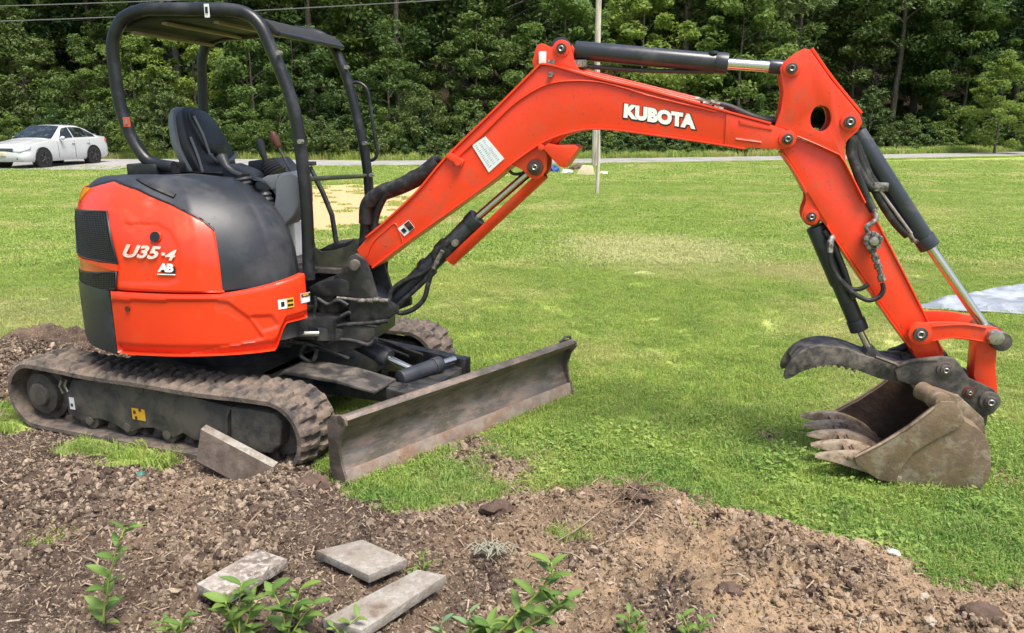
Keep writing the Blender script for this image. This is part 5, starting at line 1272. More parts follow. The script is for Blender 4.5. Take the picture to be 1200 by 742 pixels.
# ---- clods and pebbles
def lump(seed, sub=1, rough=.35):
    bm = bmesh.new(); bmesh.ops.create_icosphere(bm, subdivisions=sub, radius=1); r = random.Random(seed)
    for v in bm.verts: v.co *= 1+r.uniform(-rough, rough); v.co.z *= .72
    me = bpy.data.meshes.new('clod'); bm.to_mesh(me); bm.free(); me.materials.append(M['soil']); return me
def clod_mat(name, cols):
    m = bpy.data.materials.new(name); m.use_nodes = True; nt = m.node_tree; p = nt.nodes['Principled BSDF']
    wn = nd(nt, 'ShaderNodeTexWhiteNoise', noise_dimensions='3D'); oi = nd(nt, 'ShaderNodeObjectInfo'); nt.links.new(oi.outputs['Location'], wn.inputs[0])
    cr = nd(nt, 'ShaderNodeValToRGB'); cr.color_ramp.elements[0].color = (*cols[0], 1); cr.color_ramp.elements[1].color = (*cols[-1], 1)
    for i, c_ in enumerate(cols[1:-1]): e = cr.color_ramp.elements.new((i+1)/(len(cols)-1)); e.color = (*c_, 1)
    nt.links.new(wn.outputs[0], cr.inputs[0])
    n2 = noise(nt, 60, 4, .7); c = mixc(nt, ramp(nt, n2, .3, .7), cr.outputs[0], mixc(nt, .5, cr.outputs[0], (.06, .04, .03)))
    nt.links.new(c, p.inputs['Base Color']); p.inputs['Roughness'].default_value = .9; p.inputs['Specular IOR Level'].default_value = .15
    b = nd(nt, 'ShaderNodeBump'); b.inputs['Strength'].default_value = .8; b.inputs['Distance'].default_value = .004
    nt.links.new(noise(nt, 160, 4, .7), b.inputs['Height']); nt.links.new(b.outputs[0], p.inputs['Normal']); return m
M['clod'] = soil_mat(True)
clods = []
for k in range(6):
    me = lump(k, 1 if k < 3 else 2, .30); me.materials.clear(); me.materials.append(M['clod']); clods.append(proto('clod_source', me))
def soil_pts(n, lo=.0):
    x = rng.uniform(-4.4, 4.2, n*2); y = rng.uniform(2.1, 5.6, n*2); k = (soil_mask(x, y) > lo) & (np.abs(x) < .72*y+.5); x, y = x[k][:n], y[k][:n]
    return np.stack([x, y, soil_h(x, y)], 1)
P = soil_pts(120000, -.07); n = len(P); s = .0030+.0085*rng.uniform(0, 1, n)**2.4; pk = rng.uniform(0, 1, n) < .03; s[pk] *= 1.8
s *= np.clip(1.0+.9*fbm(P[:, 0], P[:, 1], 2.6, 2, 44), .55, 1.6)
scl = np.stack([s*rng.uniform(.7, 1.5, n), s*rng.uniform(.7, 1.3, n), s*rng.uniform(.6, 1.1, n)], 1)
scatter('soil_clods', P+np.stack([0*s, 0*s, s*.15], 1), rng.uniform(0, 6.28, (n, 3)), scl, clods, 'loose crumbs and clods of brown soil')
def chip(seed):
    r = random.Random(seed); a = r.uniform(.5, 1); V = [(-1, -.25*a, 0), (.9, -.3, .05), (1, .2, .12), (-.8, .3*a, .1), (0, 0, .22)]
    return proto('chip_source', np_mesh('wood_chip', V, [(0, 1, 4), (1, 2, 4), (2, 3, 4), (3, 0, 4)], M['chips'], False))
M['chips'] = clod_mat('straw_and_chips', [(.30, .22, .14), (.48, .38, .26), (.20, .13, .08), (.55, .47, .36)])
chips = [chip(k) for k in range(4)]
P = soil_pts(9000, -.12); n = len(P); s = rng.uniform(.008, .028, n)
scatter('soil_litter', P+np.array([0, 0, .006]), np.stack([rng.normal(0, .35, n), rng.normal(0, .35, n), rng.uniform(0, 6.28, n)], 1), np.stack([s, s*.45, s*.5], 1), chips, 'bits of straw, bark and root lying on the soil')

# ================================================================= ROAD
def road_near(x): return 29.8+.16*np.clip(x+6, 0, 99)+.004*np.clip(x+6, 0, 99)**2
M['asphalt'] = mat('pale_asphalt', (.30, .29, .28), .9, var=.12, vscale=1.2, dirt=(.20, .19, .18), dirt_amt=.3, dirt_scale=.8, bump=.3, bscale=60)
xs = np.linspace(-60, 60, 161); V = []
for x in xs:
    y0 = float(road_near(x)); wd = 3.4+1.6*max(0, min(1, (-6-x)/6))
    for t in (0, .25, .5, .75, 1): V.append((x, y0+wd*t, .05+.03*(1-(2*t-1)**2)))
me = np_mesh('road', V, grid_faces(5, len(xs)), M['asphalt']); tag(link('road', me), kind='structure')
# driveway spur on the left where the car stands
V = [(x, y, .056) for y in np.linspace(27.2, 31, 6) for x in np.linspace(-30, -13.5-.0*y, 8)]
me = np_mesh('driveway', V, grid_faces(8, 6), M['asphalt']); tag(link('driveway', me), kind='structure')

# ================================================================= WOODLAND
def leaf_mat(name, dark, light, trans=.4):
    m = bpy.data.materials.new(name); m.use_nodes = True; nt = m.node_tree; p = nt.nodes['Principled BSDF']
    at_ = nd(nt, 'ShaderNodeAttribute', attribute_name='tint', attribute_type='GEOMETRY'); oi = nd(nt, 'ShaderNodeObjectInfo')
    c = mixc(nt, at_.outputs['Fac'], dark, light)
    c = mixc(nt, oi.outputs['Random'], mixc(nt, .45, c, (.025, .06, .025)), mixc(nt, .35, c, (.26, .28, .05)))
    nt.links.new(c, p.inputs['Base Color']); p.inputs['Roughness'].default_value = .5; p.inputs['Specular IOR Level'].default_value = .35
    out = nt.nodes['Material Output']; tr = nd(nt, 'ShaderNodeBsdfTranslucent'); nt.links.new(c, tr.inputs[0])
    ms = nd(nt, 'ShaderNodeMixShader'); ms.inputs[0].default_value = trans
    nt.links.new(p.outputs[0], ms.inputs[1]); nt.links.new(tr.outputs[0], ms.inputs[2]); nt.links.new(ms.outputs[0], out.inputs[0]); return m
M['leaf'] = leaf_mat('tree_leaves', (.036, .092, .022), (.145, .25, .055))
M['leaf_b'] = leaf_mat('bright_leaves', (.06, .135, .026), (.23, .36, .075), .45)
M['leaf_d'] = leaf_mat('dark_leaves', (.028, .066, .022), (.09, .17, .05), .3)
M['leaf_y'] = leaf_mat('yellow_green_leaves', (.13, .23, .04), (.38, .52, .11), .5)
M['bark'] = mat('grey_brown_bark', (.085, .07, .055), .9, var=.3, vscale=6, bump=.6, bscale=12, stretch=(4, 4, 1), dirt=(.16, .15, .12), dirt_amt=.35, dirt_scale=3)
M['pole_wood'] = mat('pale_pole_wood', (.55, .50, .42), .85, var=.25, vscale=6, bump=.4, bscale=14, stretch=(6, 6, .6), dirt=(.2, .17, .13), dirt_amt=.3, dirt_scale=1.5)
def leaf_cloud(r, centres, radii, per, size, flat=.75):
    """many small folded leaves filling clumps"""
    n = len(centres)*per; C_ = np.repeat(np.asarray(centres), per, 0); R_ = np.repeat(np.asarray(radii), per, 0)
    d = r.normal(0, 1, (n, 3)); d /= np.linalg.norm(d, axis=1)[:, None]; rad = r.uniform(.25, 1, n)**.55
    Pn = C_+d*R_*rad[:, None]*np.array([1, 1, flat])
    nv = d*np.array([.45, .45, .35])+r.normal(0, .6, (n, 3))+np.array([0, 0, .75]); nv /= np.linalg.norm(nv, axis=1)[:, None]
    a = np.cross(nv, r.normal(0, 1, (n, 3))); a /= np.linalg.norm(a, axis=1)[:, None]; b = np.cross(nv, a)
    s = size*r.uniform(.6, 1.35, n)[:, None]
    V = np.stack([Pn-a*s, Pn-b*s*.5+nv*s*.14, Pn+a*s, Pn+b*s*.5+nv*s*.14], 1).reshape(-1, 3)
    i = np.arange(n)*4; F = np.concatenate([np.stack([i, i+1, i+2], 1), np.stack([i, i+2, i+3], 1)])
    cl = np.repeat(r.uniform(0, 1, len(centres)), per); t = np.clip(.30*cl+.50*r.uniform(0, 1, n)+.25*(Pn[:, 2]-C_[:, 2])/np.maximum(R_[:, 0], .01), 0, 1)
    return V, F, np.repeat(t, 4)
def crown_mesh(seed, h0, h1, wid, nclump, per, size, m_, layered=True):
    r = np.random.default_rng(seed); cs = []; rs = []
    for k in range(nclump):
        t = r.uniform(0, 1); z = h0+(h1-h0)*t; prof = sin(pi*min(1, .12+t*.93))**.6; q = r.uniform(0, 2*pi); d = wid*prof*r.uniform(.25, 1)**.6
        cs.append((d*cos(q), d*sin(q), z+r.normal(0, .2))); rr = wid*r.uniform(.14, .34)*(1-.3*t); rs.append((rr, rr, rr*(.72 if layered else .9)))
    V, F, t = leaf_cloud(r, cs, rs, per, size)
    me = np_mesh('crown', V, F, m_, False); a = me.attributes.new('tint', 'FLOAT', 'POINT'); a.data.foreach_set('value', t.astype(np.float32)); return me, cs
def trunk_mesh(seed, h, r0, cs, nb=9, lean=.04):
    r = random.Random(seed); mb = MB(); P = [Vector((0, 0, -.3))]; x = y = 0
    for k in range(1, 9): x += r.gauss(0, h*lean/8); y += r.gauss(0, h*lean/8); P.append(Vector((x, y, h*k/8)))
    mb.tube(P, [r0*(1.25 if k == 0 else 1-.8*k/8) for k in range(9)], 9)
    for c in (cs[:nb] if cs else []):
        c = Vector(c); z = max(.15*h, min(h*.9, c.z-.35*Vector((c.x, c.y)).length)); k = z/h*8; i = int(k); b = P[i].lerp(P[min(8, i+1)], k-i)
        mid = b.lerp(c, .5)+Vector((0, 0, .15)); mb.tube([b, mid, c], [r0*.32, r0*.2, r0*.07], 5)
    me = bpy.data.meshes.new('trunk'); bm = bmesh.new(); vv = [bm.verts.new(v) for v in mb.v]
    for f in mb.f: bm.faces.new([vv[i] for i in f])
    bm.to_mesh(me); bm.free(); me.materials.append(M['bark']); finish(me, 60); return me
def gz(x, y): return float(hill(np.float64(x), np.float64(y)))
def tree(name, x, y, tm, cm, label, cat, group, sc=1.0, rot=0, z=None):
    o = empty(name, (x, y, gz(x, y)-.05 if z is None else z), label, cat, group)
    o.rotation_euler = (0, 0, rot); o.scale = (sc, sc, sc)
    link('trunk', tm, o); link('crown', cm, o); return o
tall = []
for k in range(6):
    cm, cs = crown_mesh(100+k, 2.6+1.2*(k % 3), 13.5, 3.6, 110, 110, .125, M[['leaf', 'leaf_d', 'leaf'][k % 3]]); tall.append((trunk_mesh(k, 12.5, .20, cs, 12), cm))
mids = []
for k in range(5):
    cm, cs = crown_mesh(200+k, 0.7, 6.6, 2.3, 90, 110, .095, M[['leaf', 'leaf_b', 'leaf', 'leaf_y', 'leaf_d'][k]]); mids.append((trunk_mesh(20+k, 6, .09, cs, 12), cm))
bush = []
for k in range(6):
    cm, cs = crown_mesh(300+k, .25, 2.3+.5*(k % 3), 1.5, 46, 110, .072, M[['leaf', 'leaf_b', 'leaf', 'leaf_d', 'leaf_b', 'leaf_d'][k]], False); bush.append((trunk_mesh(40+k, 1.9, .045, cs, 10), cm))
def px_x(px, Y): return (px-600)/FPX*(Y*CC+ (EYE-gz(0, Y))*SS)
R_ = random.Random(5)
G1 = 'tall trees at the edge of the wood'
desc = [('behind the white car', 30), ('over the back of the white car', 120), ('seen through the canopy posts', 215), ('just right of the canopy', 470),
        ('left of the boom crest', 590), ('behind the pole above the boom', 720), ('over the boom lettering', 800), ('left of the arm head', 880),
        ('right of the arm head', 1040), ('above the bucket cylinder', 1100), ('at the right edge of the picture', 1185), ('behind the seat', 290), ('behind the near canopy post', 370)]
kinds = ['tall shady tree', 'tall dark tree', 'tall leafy tree']
for i, (d, px) in enumerate(desc):
    Y = R_.uniform(45, 49); tm, cm = tall[i % 6]
    tree('forest_tree', px_x(px, Y), Y, tm, cm, '%s %s' % (kinds[i % 3], d), 'tree', G1, R_.uniform(.95, 1.2), R_.uniform(0, 6))
G2 = 'trees deeper in the wood'
for i in range(30):
    Y = 46+(i % 3)*4+R_.uniform(-1, 2); px = -120+i*46+R_.uniform(-12, 12)
    if 860 < px < 1130 and i % 3: Y += 16
    tm, cm = mids[(i*3+2) % 5]
    tree('forest_tree', px_x(px, Y), Y, tm, cm, 'small shaded tree filling the gaps under the tall trees', 'tree', 'understorey trees in the wood', R_.uniform(.9, 1.3), R_.uniform(0, 6))
for i in range(46):
    Y = 51+(i % 4)*6+R_.uniform(-2, 2); px = -140+(i*33.5) % 1500+R_.uniform(-14, 14); tm, cm = tall[(i*5+1) % 6]
    tree('forest_tree', px_x(px, Y), Y, tm, cm, 'shaded tree standing among others deep in the wood', 'tree', G2, R_.uniform(.9, 1.25), R_.uniform(0, 6))
G3 = 'small leafy trees fronting the wood'
mid_l = [(165, 1, 40, .95, 'small bright tree left of the near canopy post'), (235, 3, 41, 1.0, 'bright young tree seen through the canopy behind the seat'), (300, 1, 40.5, 1.0, 'bright young tree between the canopy posts'),
         (350, 0, 42, 1.0, 'green young tree behind the near front canopy post'), (455, 2, 41, .9, 'bushy green young tree right of the grab rail'), (560, 0, 43, 1.1, 'young green tree left of the boom crest'),
         (660, 3, 41, 1.25, 'bright yellow-green tree above the boom crest'), (750, 3, 42, 1.3, 'bright tree over the middle of the arm cylinder'), (860, 3, 43, 1.35, 'bright green tree left of the arm head'),
         (40, 4, 41, .9, 'dark young tree behind the white car roof'), (105, 2, 40, .8, 'green young tree behind the car boot'), (1165, 3, 40, .72, 'light-leaved low tree at the right edge of the wood'),
         (1068, 4, 55, 1.0, 'dark young tree right of the bucket cylinder'), (-60, 0, 40, 1, 'young tree beyond the left edge of view'), (1260, 0, 42, 1, 'young tree beyond the right edge of view')]
for px, k, Y, s, lb in mid_l:
    tm, cm = mids[k]; tree('young_tree', px_x(px, Y), Y, tm, cm, lb, 'tree', G3, s, R_.uniform(0, 6))
G4 = 'bushes along the far side of the road'
spots = [(-40, 'bush'), (15, 'low bush behind the bonnet of the white car'), (70, 'low bush behind the white car doors'), (125, 'bush beside the tail of the white car'), (155, 'bush left of the near canopy post'),
         (195, 'bush behind the back of the seat'), (245, 'bush just right of the seat backrest'), (290, 'bush behind the control levers'), (330, 'bush left of the near front canopy post'), (378, 'bush between the two front canopy posts'),
         (450, 'bush right of the far canopy post'), (495, 'round bush above the hose bundle'), (540, 'bush left of the boom'), (745, 'bush right of the wooden pole'), (790, 'bush under the boom lettering'),
         (835, 'bush under the end of the boom'), (885, 'bush left of the arm'), (1045, 'low dark bush right of the bucket cylinder'), (1090, 'bush near the right end of the wood'), (1130, 'wide bush at the right'), (1180, 'bush at the right edge'), (1230, 'bush')]
for i, (px, lb) in enumerate(spots):
    x = px_x(px, 38); Y = float(road_near(x))+5.2+R_.uniform(-.3, 1.5); k = i % 6; x = px_x(px, Y)
    if px > 1000: Y += 3
    tm, cm = bush[k]
    if lb == 'bush': lb = 'bush standing just outside the picture on the %s' % ('left' if px < 0 else 'right')
    tree('roadside_bush', x, Y, tm, cm, '%s, with %s leaves' % (lb, ['mid-green', 'bright', 'mid-green', 'dark', 'bright', 'dark'][k]), 'bush', G4, R_.uniform(.65, 1.0), R_.uniform(0, 6))
# woodland too far in to tell apart
src = [proto('woods_source', c) for _, c in tall[:4]]
n = 300; Yp = rng.uniform(66, 100, n); Xp = rng.uniform(-85, 85, n); Yp[150:] = rng.uniform(44, 90, 150); Xp[150:] = np.where(rng.uniform(0, 1, 150) < .5, -1, 1)*(Yp[150:]*.74+rng.uniform(3, 30, 150))
ok_ = Yp > road_near(Xp)+9; Yp, Xp = Yp[ok_], Xp[ok_]; n = len(Yp)
P = np.stack([Xp, Yp, hill(Xp, Yp)-1.5], 1); s = rng.uniform(1.0, 1.5, n)
scatter('far_woods', P, np.stack([0*s, 0*s, rng.uniform(0, 6.28, n)], 1), np.stack([s, s, s], 1), src, 'distant woodland canopy filling the background')
# undergrowth right behind the road verge
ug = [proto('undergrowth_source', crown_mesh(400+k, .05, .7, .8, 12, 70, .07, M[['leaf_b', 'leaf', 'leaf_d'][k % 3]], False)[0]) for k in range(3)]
n = 3600; Xp = rng.uniform(-36, 40, n); dY = rng.uniform(0, 1, n)**1.2*14; Yp = road_near(Xp)+4.2+np.where(Xp < -6, 1.4, 0)+dY
kk = fbm(Xp, Yp, .22, 3, 55) > rng.uniform(-.35, .25, n)-.25*(Xp < 2)+.12*(Xp > 12); Xp, Yp, dY = Xp[kk], Yp[kk], dY[kk]; n = len(Xp)
P = np.stack([Xp, Yp, hill(Xp, Yp)-.05], 1); s = rng.uniform(.4, 1.3, n)*(1+.5*np.clip(dY/6, 0, 1))
scatter('undergrowth', P, np.stack([0*s, 0*s, rng.uniform(0, 6.28, n)], 1), np.stack([s, s, s], 1), ug, 'leafy undergrowth along the foot of the wood')
vg = [tuft(80+k, 90, .35, .15, .45, .010, .5) for k in range(3)]
n = 2600; Xp = rng.uniform(-32, 34, n); Yp = road_near(Xp)+3.5+np.where(Xp < -6, 1.6, 0)+rng.uniform(0, 1.6, n)
s = rng.uniform(.5, 1.2, n); scatter('verge_grass', np.stack([Xp, Yp, 0*Xp], 1), rots(n, .05), np.stack([s, s, s], 1), vg, 'long grass on the far verge of the road')
n = 1500; Xp = rng.uniform(-10, 34, n); Yp = road_near(Xp)-.25+rng.uniform(-.25, .15, n)
s = rng.uniform(.3, .7, n); scatter('verge_grass', np.stack([Xp, Yp, 0*Xp], 1), rots(n, .05), np.stack([s, s, s*.35], 1), vg, 'grass fringe on the near edge of the road')

# ---- utility pole, wires, thin post
PX, PY = (694-600)/FPX*30.4, 30.0
po = MB().tube([Vector((PX, PY, -.3)), Vector((PX, PY, 4.5)), Vector((PX, PY, 9.5))], [.115, .105, .09], 14).build('utility_pole', M['pole_wood'], None, loc=(PX, PY, 0), smooth=60)
tag(po, 'pale wooden utility pole rising behind the boom crest', 'pole')
cross_ = MB().box(Frame((PX, PY), 10), (-1.1, 1.1), (-.16, -.06), (8.2, 8.32)).build('crossarm', M['pole_wood'], po, bevel=.01)
qx = (698.5-600)/FPX*18.6
po2 = MB().tube([Vector((qx, 18.6, -.2)), Vector((qx+.03, 18.6, .9)), Vector((qx-.0, 18.6, 1.75))], [.045, .036, .030], 9).build('thin_post', M['pole_wood'], None, loc=(qx, 18.6, 0), smooth=60)
tag(po2, 'thin weathered post standing in the lawn in front of the utility pole', 'post')
M['wire'] = mat('wire_jacket', (.16, .16, .16), .5, var=.05)
def wire(z0, zl, lb, sag=.35):
    a = Vector((PX, PY-.1, z0)); 
    for xe, ze, yy, nm in ((-38, zl, 33.5, lb+' left of the pole'), (34, z0+1.6, 36, lb+' right of the pole')):
        b = Vector((xe, yy, ze)); pts = []
        for k in range(33): t = k/32; q = a.lerp(b, t); q.z -= sag*4*t*(1-t); pts.append(q)
        o = MB().tube(pts, .018, 5).build('overhead_wire', M['wire'], None, loc=tuple(a), smooth=60); tag(o, nm, 'wire', 'overhead wires')
wire(6.55, 5.9, 'upper overhead wire strung'); wire(6.15, 5.25, 'lower overhead wire strung')

# ================================================================= WHITE CAR
M['car_white'] = mat('white_car_paint', (.52, .54, .55), .25, var=.02, coat=.6)
M['car_glass'] = mat('car_glass', (.012, .016, .017), .05, var=.3, vscale=2, coat=.3, dirt=(.07, .09, .09), dirt_amt=.2, dirt_scale=5)
M['tyre'] = mat('tyre_rubber', (.014, .014, .015), .8, var=.2)
M['rim'] = mat('dark_alloy', (.16, .16, .17), .35, metal=.7, var=.2)
M['car_black'] = mat('car_black_trim', (.012, .012, .013), .4, var=.1)
M['lens'] = mat('clear_lens', (.45, .47, .48), .12, var=.2, vscale=12, coat=.5)
fw = Vector(((53-600)/FPX*27.9, 28.35, .05))
CARZ = .06
# car frame: u rearwards along the body, v to the car's right seen from the camera (away), origin under the near front wheel
K_ = Frame((fw.x, fw.y), 81)
car = empty('white_sedan', (fw.x, fw.y, CARZ), 'white four-door sedan parked by the road at the left edge', 'car')
W_ = 1.76
def csec(u):
    """cross-section parameters of the body at u: (sill z, belt z, top z, half width low, half width belt, half width roof)"""
    P_ = [(-.88, .30, .52, .56, .58, .50, .40), (-.80, .22, .62, .68, .76, .68, .55), (-.55, .20, .76, .80, .86, .80, .60), (0, .20, .86, .90, .88, .84, .62), (.55, .20, .93, .97, .88, .86, .62),
          (.62, .20, .94, 1.0, .88, .86, .70), (1.25, .20, .96, 1.38, .88, .86, .60), (1.6, .20, .97, 1.44, .88, .86, .60), (2.2, .20, .98, 1.43, .88, .86, .58), (2.75, .21, .99, 1.30, .88, .86, .58), (3.2, .22, 1.0, 1.06, .87, .84, .62), (3.55, .24, .99, 1.02, .84, .78, .60), (3.68, .30, .90, .93, .76, .70, .55), (3.72, .42, .80, .84, .70, .64, .5)]
    for a, b in zip(P_, P_[1:]):
        if u <= b[0]: t = (u-a[0])/(b[0]-a[0]); return [a[i]+(b[i]-a[i])*t for i in range(1, 7)]
    return list(P_[-1][1:])
us = np.concatenate([np.linspace(-.88, .6, 22), np.linspace(.66, 3.72, 44)]); rings = []
for u in us:
    z0, zb, zt, w0, wb, wr = csec(u); s = []
    for (v, z) in [(-w0*.92, z0), (-w0, z0+.10), (-w0*1.0, z0+(zb-z0)*.5), (-wb-.01, zb-.08), (-wb+.01, zb), (-wr-(wb-wr)*.45, zb+(zt-zb)*.55), (-wr, zt-.03), (-wr*.75, zt), (-wr*.3, zt+.012)]: s.append((v, z))
    s = s+[(-v, z) for v, z in reversed(s)]; rings.append([K_.w(u, v+W_/2, z+CARZ) for v, z in s])
n_ = len(rings[0]); mb = MB(); mb.add([p for r in rings for p in r], [[i*n_+k, i*n_+(k+1) % n_, (i+1)*n_+(k+1) % n_, (i+1)*n_+k] for i in range(len(us)-1) for k in range(n_)]+[list(range(n_)), [(len(us)-1)*n_+k for k in range(n_)][::-1]])
body = mb.build('body', M['car_white'], car, smooth=40)
def cpt(u, side, f, off=.012):
    """point on the glasshouse side: f from belt (0) to roof (1)"""
    z0, zb, zt, w0, wb, wr = csec(u); v = wb+(wr-wb)*f*.92+off; z = zb+(zt-.03-zb)*f
    return K_.w(u, W_/2+side*v, z+CARZ)
def strip(name, pts_lo, pts_hi, m_, parent):
    n = len(pts_lo); mb = MB(); c_ = sum((p for p in pts_lo+pts_hi), Vector())/(2*n); inw = (K_.w(1.6, W_/2, .9)-c_); inw.z = 0; inw = inw.normalized()*.03
    mb.add(pts_lo+pts_hi+[p+inw for p in pts_lo]+[p+inw for p in pts_hi], [[i, i+1, n+i+1, n+i] for i in range(n-1)]+[[2*n+i+1, 2*n+i, 3*n+i, 3*n+i+1] for i in range(n-1)]+[[i+1, i, 2*n+i, 2*n+i+1] for i in range(n-1)]+[[n+i, n+i+1, 3*n+i+1, 3*n+i] for i in range(n-1)]+[[0, n, 3*n, 2*n], [n-1, 3*n-1, 4*n-1, 2*n-1]])
    return mb.build(name, m_, parent, smooth=30)
for side in (-1, 1):
    for (a, b) in ((.92, 1.62), (1.70, 2.42), (2.46, 2.86)):
        uu = np.linspace(a, b, 6); lo = [cpt(u, side, .08) for u in uu]; hi = []
        for u in uu:
            f = .90
            if u < 1.3: f = max(.12, .90*(u-.86)/.42)
            if u > 2.4: f = max(.12, .90-(u-2.4)*.9)
            hi.append(cpt(u, side, f))
        wn_ = strip('side_window', lo, hi, M['car_glass'], car)
    # doors' shut lines, handles
    for u in (.78, 1.66, 2.50):
        z0, zb, zt, w0, wb, wr = csec(u); MB().tube([K_.w(u, W_/2+side*(w0+.004), .34), K_.w(u, W_/2+side*(w0+.006), .66), K_.w(u, W_/2+side*(wb+.012), zb-.02)], .006, 4).build('door_seam', M['mesh_bar'], body)
    for u in (1.50, 2.32):
        MB().tube([K_.w(u, W_/2+side*.895, .86), K_.w(u+.16, W_/2+side*.895, .865)], .016, 6).build('door_handle', M['car_white'], body, smooth=60)
    z = 1.0; MB().tube([K_.w(.92, W_/2+side*.86, z+.02), K_.w(.94, W_/2+side*.96, z+.05), K_.w(.96, W_/2+side*1.04, z+.05)], [.03, .075, .05], 8).build('wing_mirror', M['car_white'], body, smooth=60)
    MB().box(K_, (.985, 1.0), (W_/2+side*1.0-.06, W_/2+side*1.0+.05), (1.03, 1.14)).build('mirror_glass', M['car_glass'], body)
# windscreen and rear screen
def screen(name, ua, ub, fa, fb):
    lo = []; hi = []
    for k in range(9):
        t = k/8*2-1; a = csec(ua); b = csec(ub)
        lo.append(K_.w(ua, W_/2+t*a[4]*.90, a[1]+(a[2]-a[1])*fa+CARZ+.055-.03*t*t)); hi.append(K_.w(ub, W_/2+t*b[5]*.98, b[2]+CARZ+.045-.025*t*t))
    n = 9; mb = MB(); d = Vector((0, 0, -.03)); mb.add(lo+hi+[p+d for p in lo+hi], [[i, i+1, n+i+1, n+i] for i in range(n-1)]+[[2*n+i+1, 2*n+i, 3*n+i, 3*n+i+1] for i in range(n-1)]+[[i+1, i, 2*n+i, 2*n+i+1] for i in range(n-1)]+[[n+i, n+i+1, 3*n+i+1, 3*n+i] for i in range(n-1)])
    return mb.build(name, M['car_glass'], car, smooth=40)
ws = screen('windscreen', .60, 1.28, .9, 1); screen('rear_window', 3.12, 2.62, .9, 1)
for v in (.5, 1.1): MB().tube([K_.w(.62, v, 1.04+CARZ), K_.w(.80, v+.35, 1.15+CARZ)], .012, 5).build('wiper', M['car_black'], ws)
# wheels: arches, tyres, rims with spokes
for (u, side) in ((0, -1), (2.65, -1), (0, 1), (2.65, 1)):
    vy = W_/2+side*.80; Kz = .32+CARZ
    MB().disc(K_, u, Kz, vy-.02*side-.13, vy+.11, .385, 28).build('wheel_arch', M['car_black'], car)
    wh = MB(); wh.disc(K_, u, Kz, vy-.115, vy+.115, .32, 32); wh = wh.build('wheel', M['tyre'], car, bevel=.02, seg=3)
    MB().disc(K_, u, Kz, vy+side*.10, vy+side*.122, .215, 24).build('rim', M['car_black'], wh)
    for k in range(5):
        q = 2*pi*k/5; MB().prism(K_, [(u+.03*cos(q+1.57), Kz+.03*sin(q+1.57)), (u+.20*cos(q-.12), Kz+.20*sin(q-.12)), (u+.20*cos(q+.12), Kz+.20*sin(q+.12)), (u+.03*cos(q-1.57), Kz+.03*sin(q-1.57))], vy+side*.118, vy+side*.135).build('spoke', M['rim'], wh)
# front: grille, lamps, lower intake, plate
def face(name, v0, v1, z0, z1, m_, parent, u=-.86, dp=.05, skew=0):
    mb = MB(); vs = []
    for (v, z) in ((v0, z0), (v1, z0+skew), (v1, z1), (v0, z1)):
        uu = -.86+.45*max(0, abs(v-W_/2)-.5)+.06*max(0, z-.5); vs.append(K_.w(uu-dp, v, z+CARZ))
    vs += [p+K_.F*.10 for p in vs]; mb.add(vs, [[0, 1, 2, 3], [7, 6, 5, 4]]+[[i, (i+1) % 4, 4+(i+1) % 4, 4+i] for i in range(4)]); return mb.build(name, m_, parent, bevel=.008)
face('bumper', .22, 1.54, .24, .50, M['car_white'], body, dp=.03)
gl = face('grille', .38, 1.38, .56, .68, M['car_black'], body, dp=.02, u=-.80)
for z in (.60, .64): face('grille_slat', .40, 1.36, z-.006, z+.006, M['chrome'], gl, dp=.035, u=-.80)
face('lower_intake', .30, 1.46, .30, .37, M['car_black'], body, dp=.055)
face('licence_plate', .72, 1.04, .42, .54, M['amber'] if False else mat('cream_plate', (.62, .55, .36), .5), body, dp=.07)
for side in (-1, 1):
    v = W_/2+side*.64; mb = MB(); mb.add([K_.w(-.86+a, W_/2+side*(b+.03), c+CARZ) for a, b, c in ((-.03, .42, .57), (.02, .66, .57), (.30, .835, .66), (.32, .82, .76), (.06, .66, .70), (-.02, .42, .68))]+[K_.w(-.68+a, W_/2+side*(b-.06), c+CARZ) for a, b, c in ((-.03, .42, .57), (.02, .66, .57), (.30, .835, .66), (.32, .82, .76), (.06, .66, .70), (-.02, .42, .68))], [[0, 1, 2, 3, 4, 5], [11, 10, 9, 8, 7, 6]]+[[i, (i+1) % 6, 6+(i+1) % 6, 6+i] for i in range(6)])
    mb.build('headlamp', M['lens'], body, bevel=.005)
    MB().tube([K_.w(3.62, W_/2+side*.70, .88+CARZ), K_.w(3.45, W_/2+side*.83, .88+CARZ)], .055, 8).build('tail_lamp', M['red'], body)

# ================================================================= SMALL THINGS
def top_quad_board(name, px, z, t, m_top, label, cat='board', group=None, side=None):
    P_ = [ground(*p, z) for p in px]; c = sum(P_, Vector())/4
    mb = MB(); mb.add(P_+[p-Vector((0, 0, t)) for p in P_], [[0, 1, 2, 3], [7, 6, 5, 4]]+[[i, (i+1) % 4, 4+(i+1) % 4, 4+i] for i in range(4)])
    o = mb.build(name, [m_top], None, bevel=.004, loc=(c.x, c.y, z-t)); tag(o, label, cat, group); return o
zb = lambda x, y: soil_z(ground(x, y).x, ground(x, y).y)
GB = 'short boards lying on the soil'
top_quad_board('board', [(230, 684), (302, 643), (337, 655), (262, 700)], .115, .038, M['wood'], 'grey-brown weathered board at the left, lying near the leafy shoots', group=GB)
top_quad_board('board', [(370, 645), (425, 632), (477, 655), (432, 674)], .11, .034, M['wood2'], 'short pale board partly buried in soil on its far side, the uppermost of the three', group=GB)
top_quad_board('board', [(378, 725), (489, 667), (523, 674), (424, 739)], .115, .038, M['wood2'], 'long pale clean board at the bottom, nearest to the camera', group=GB)
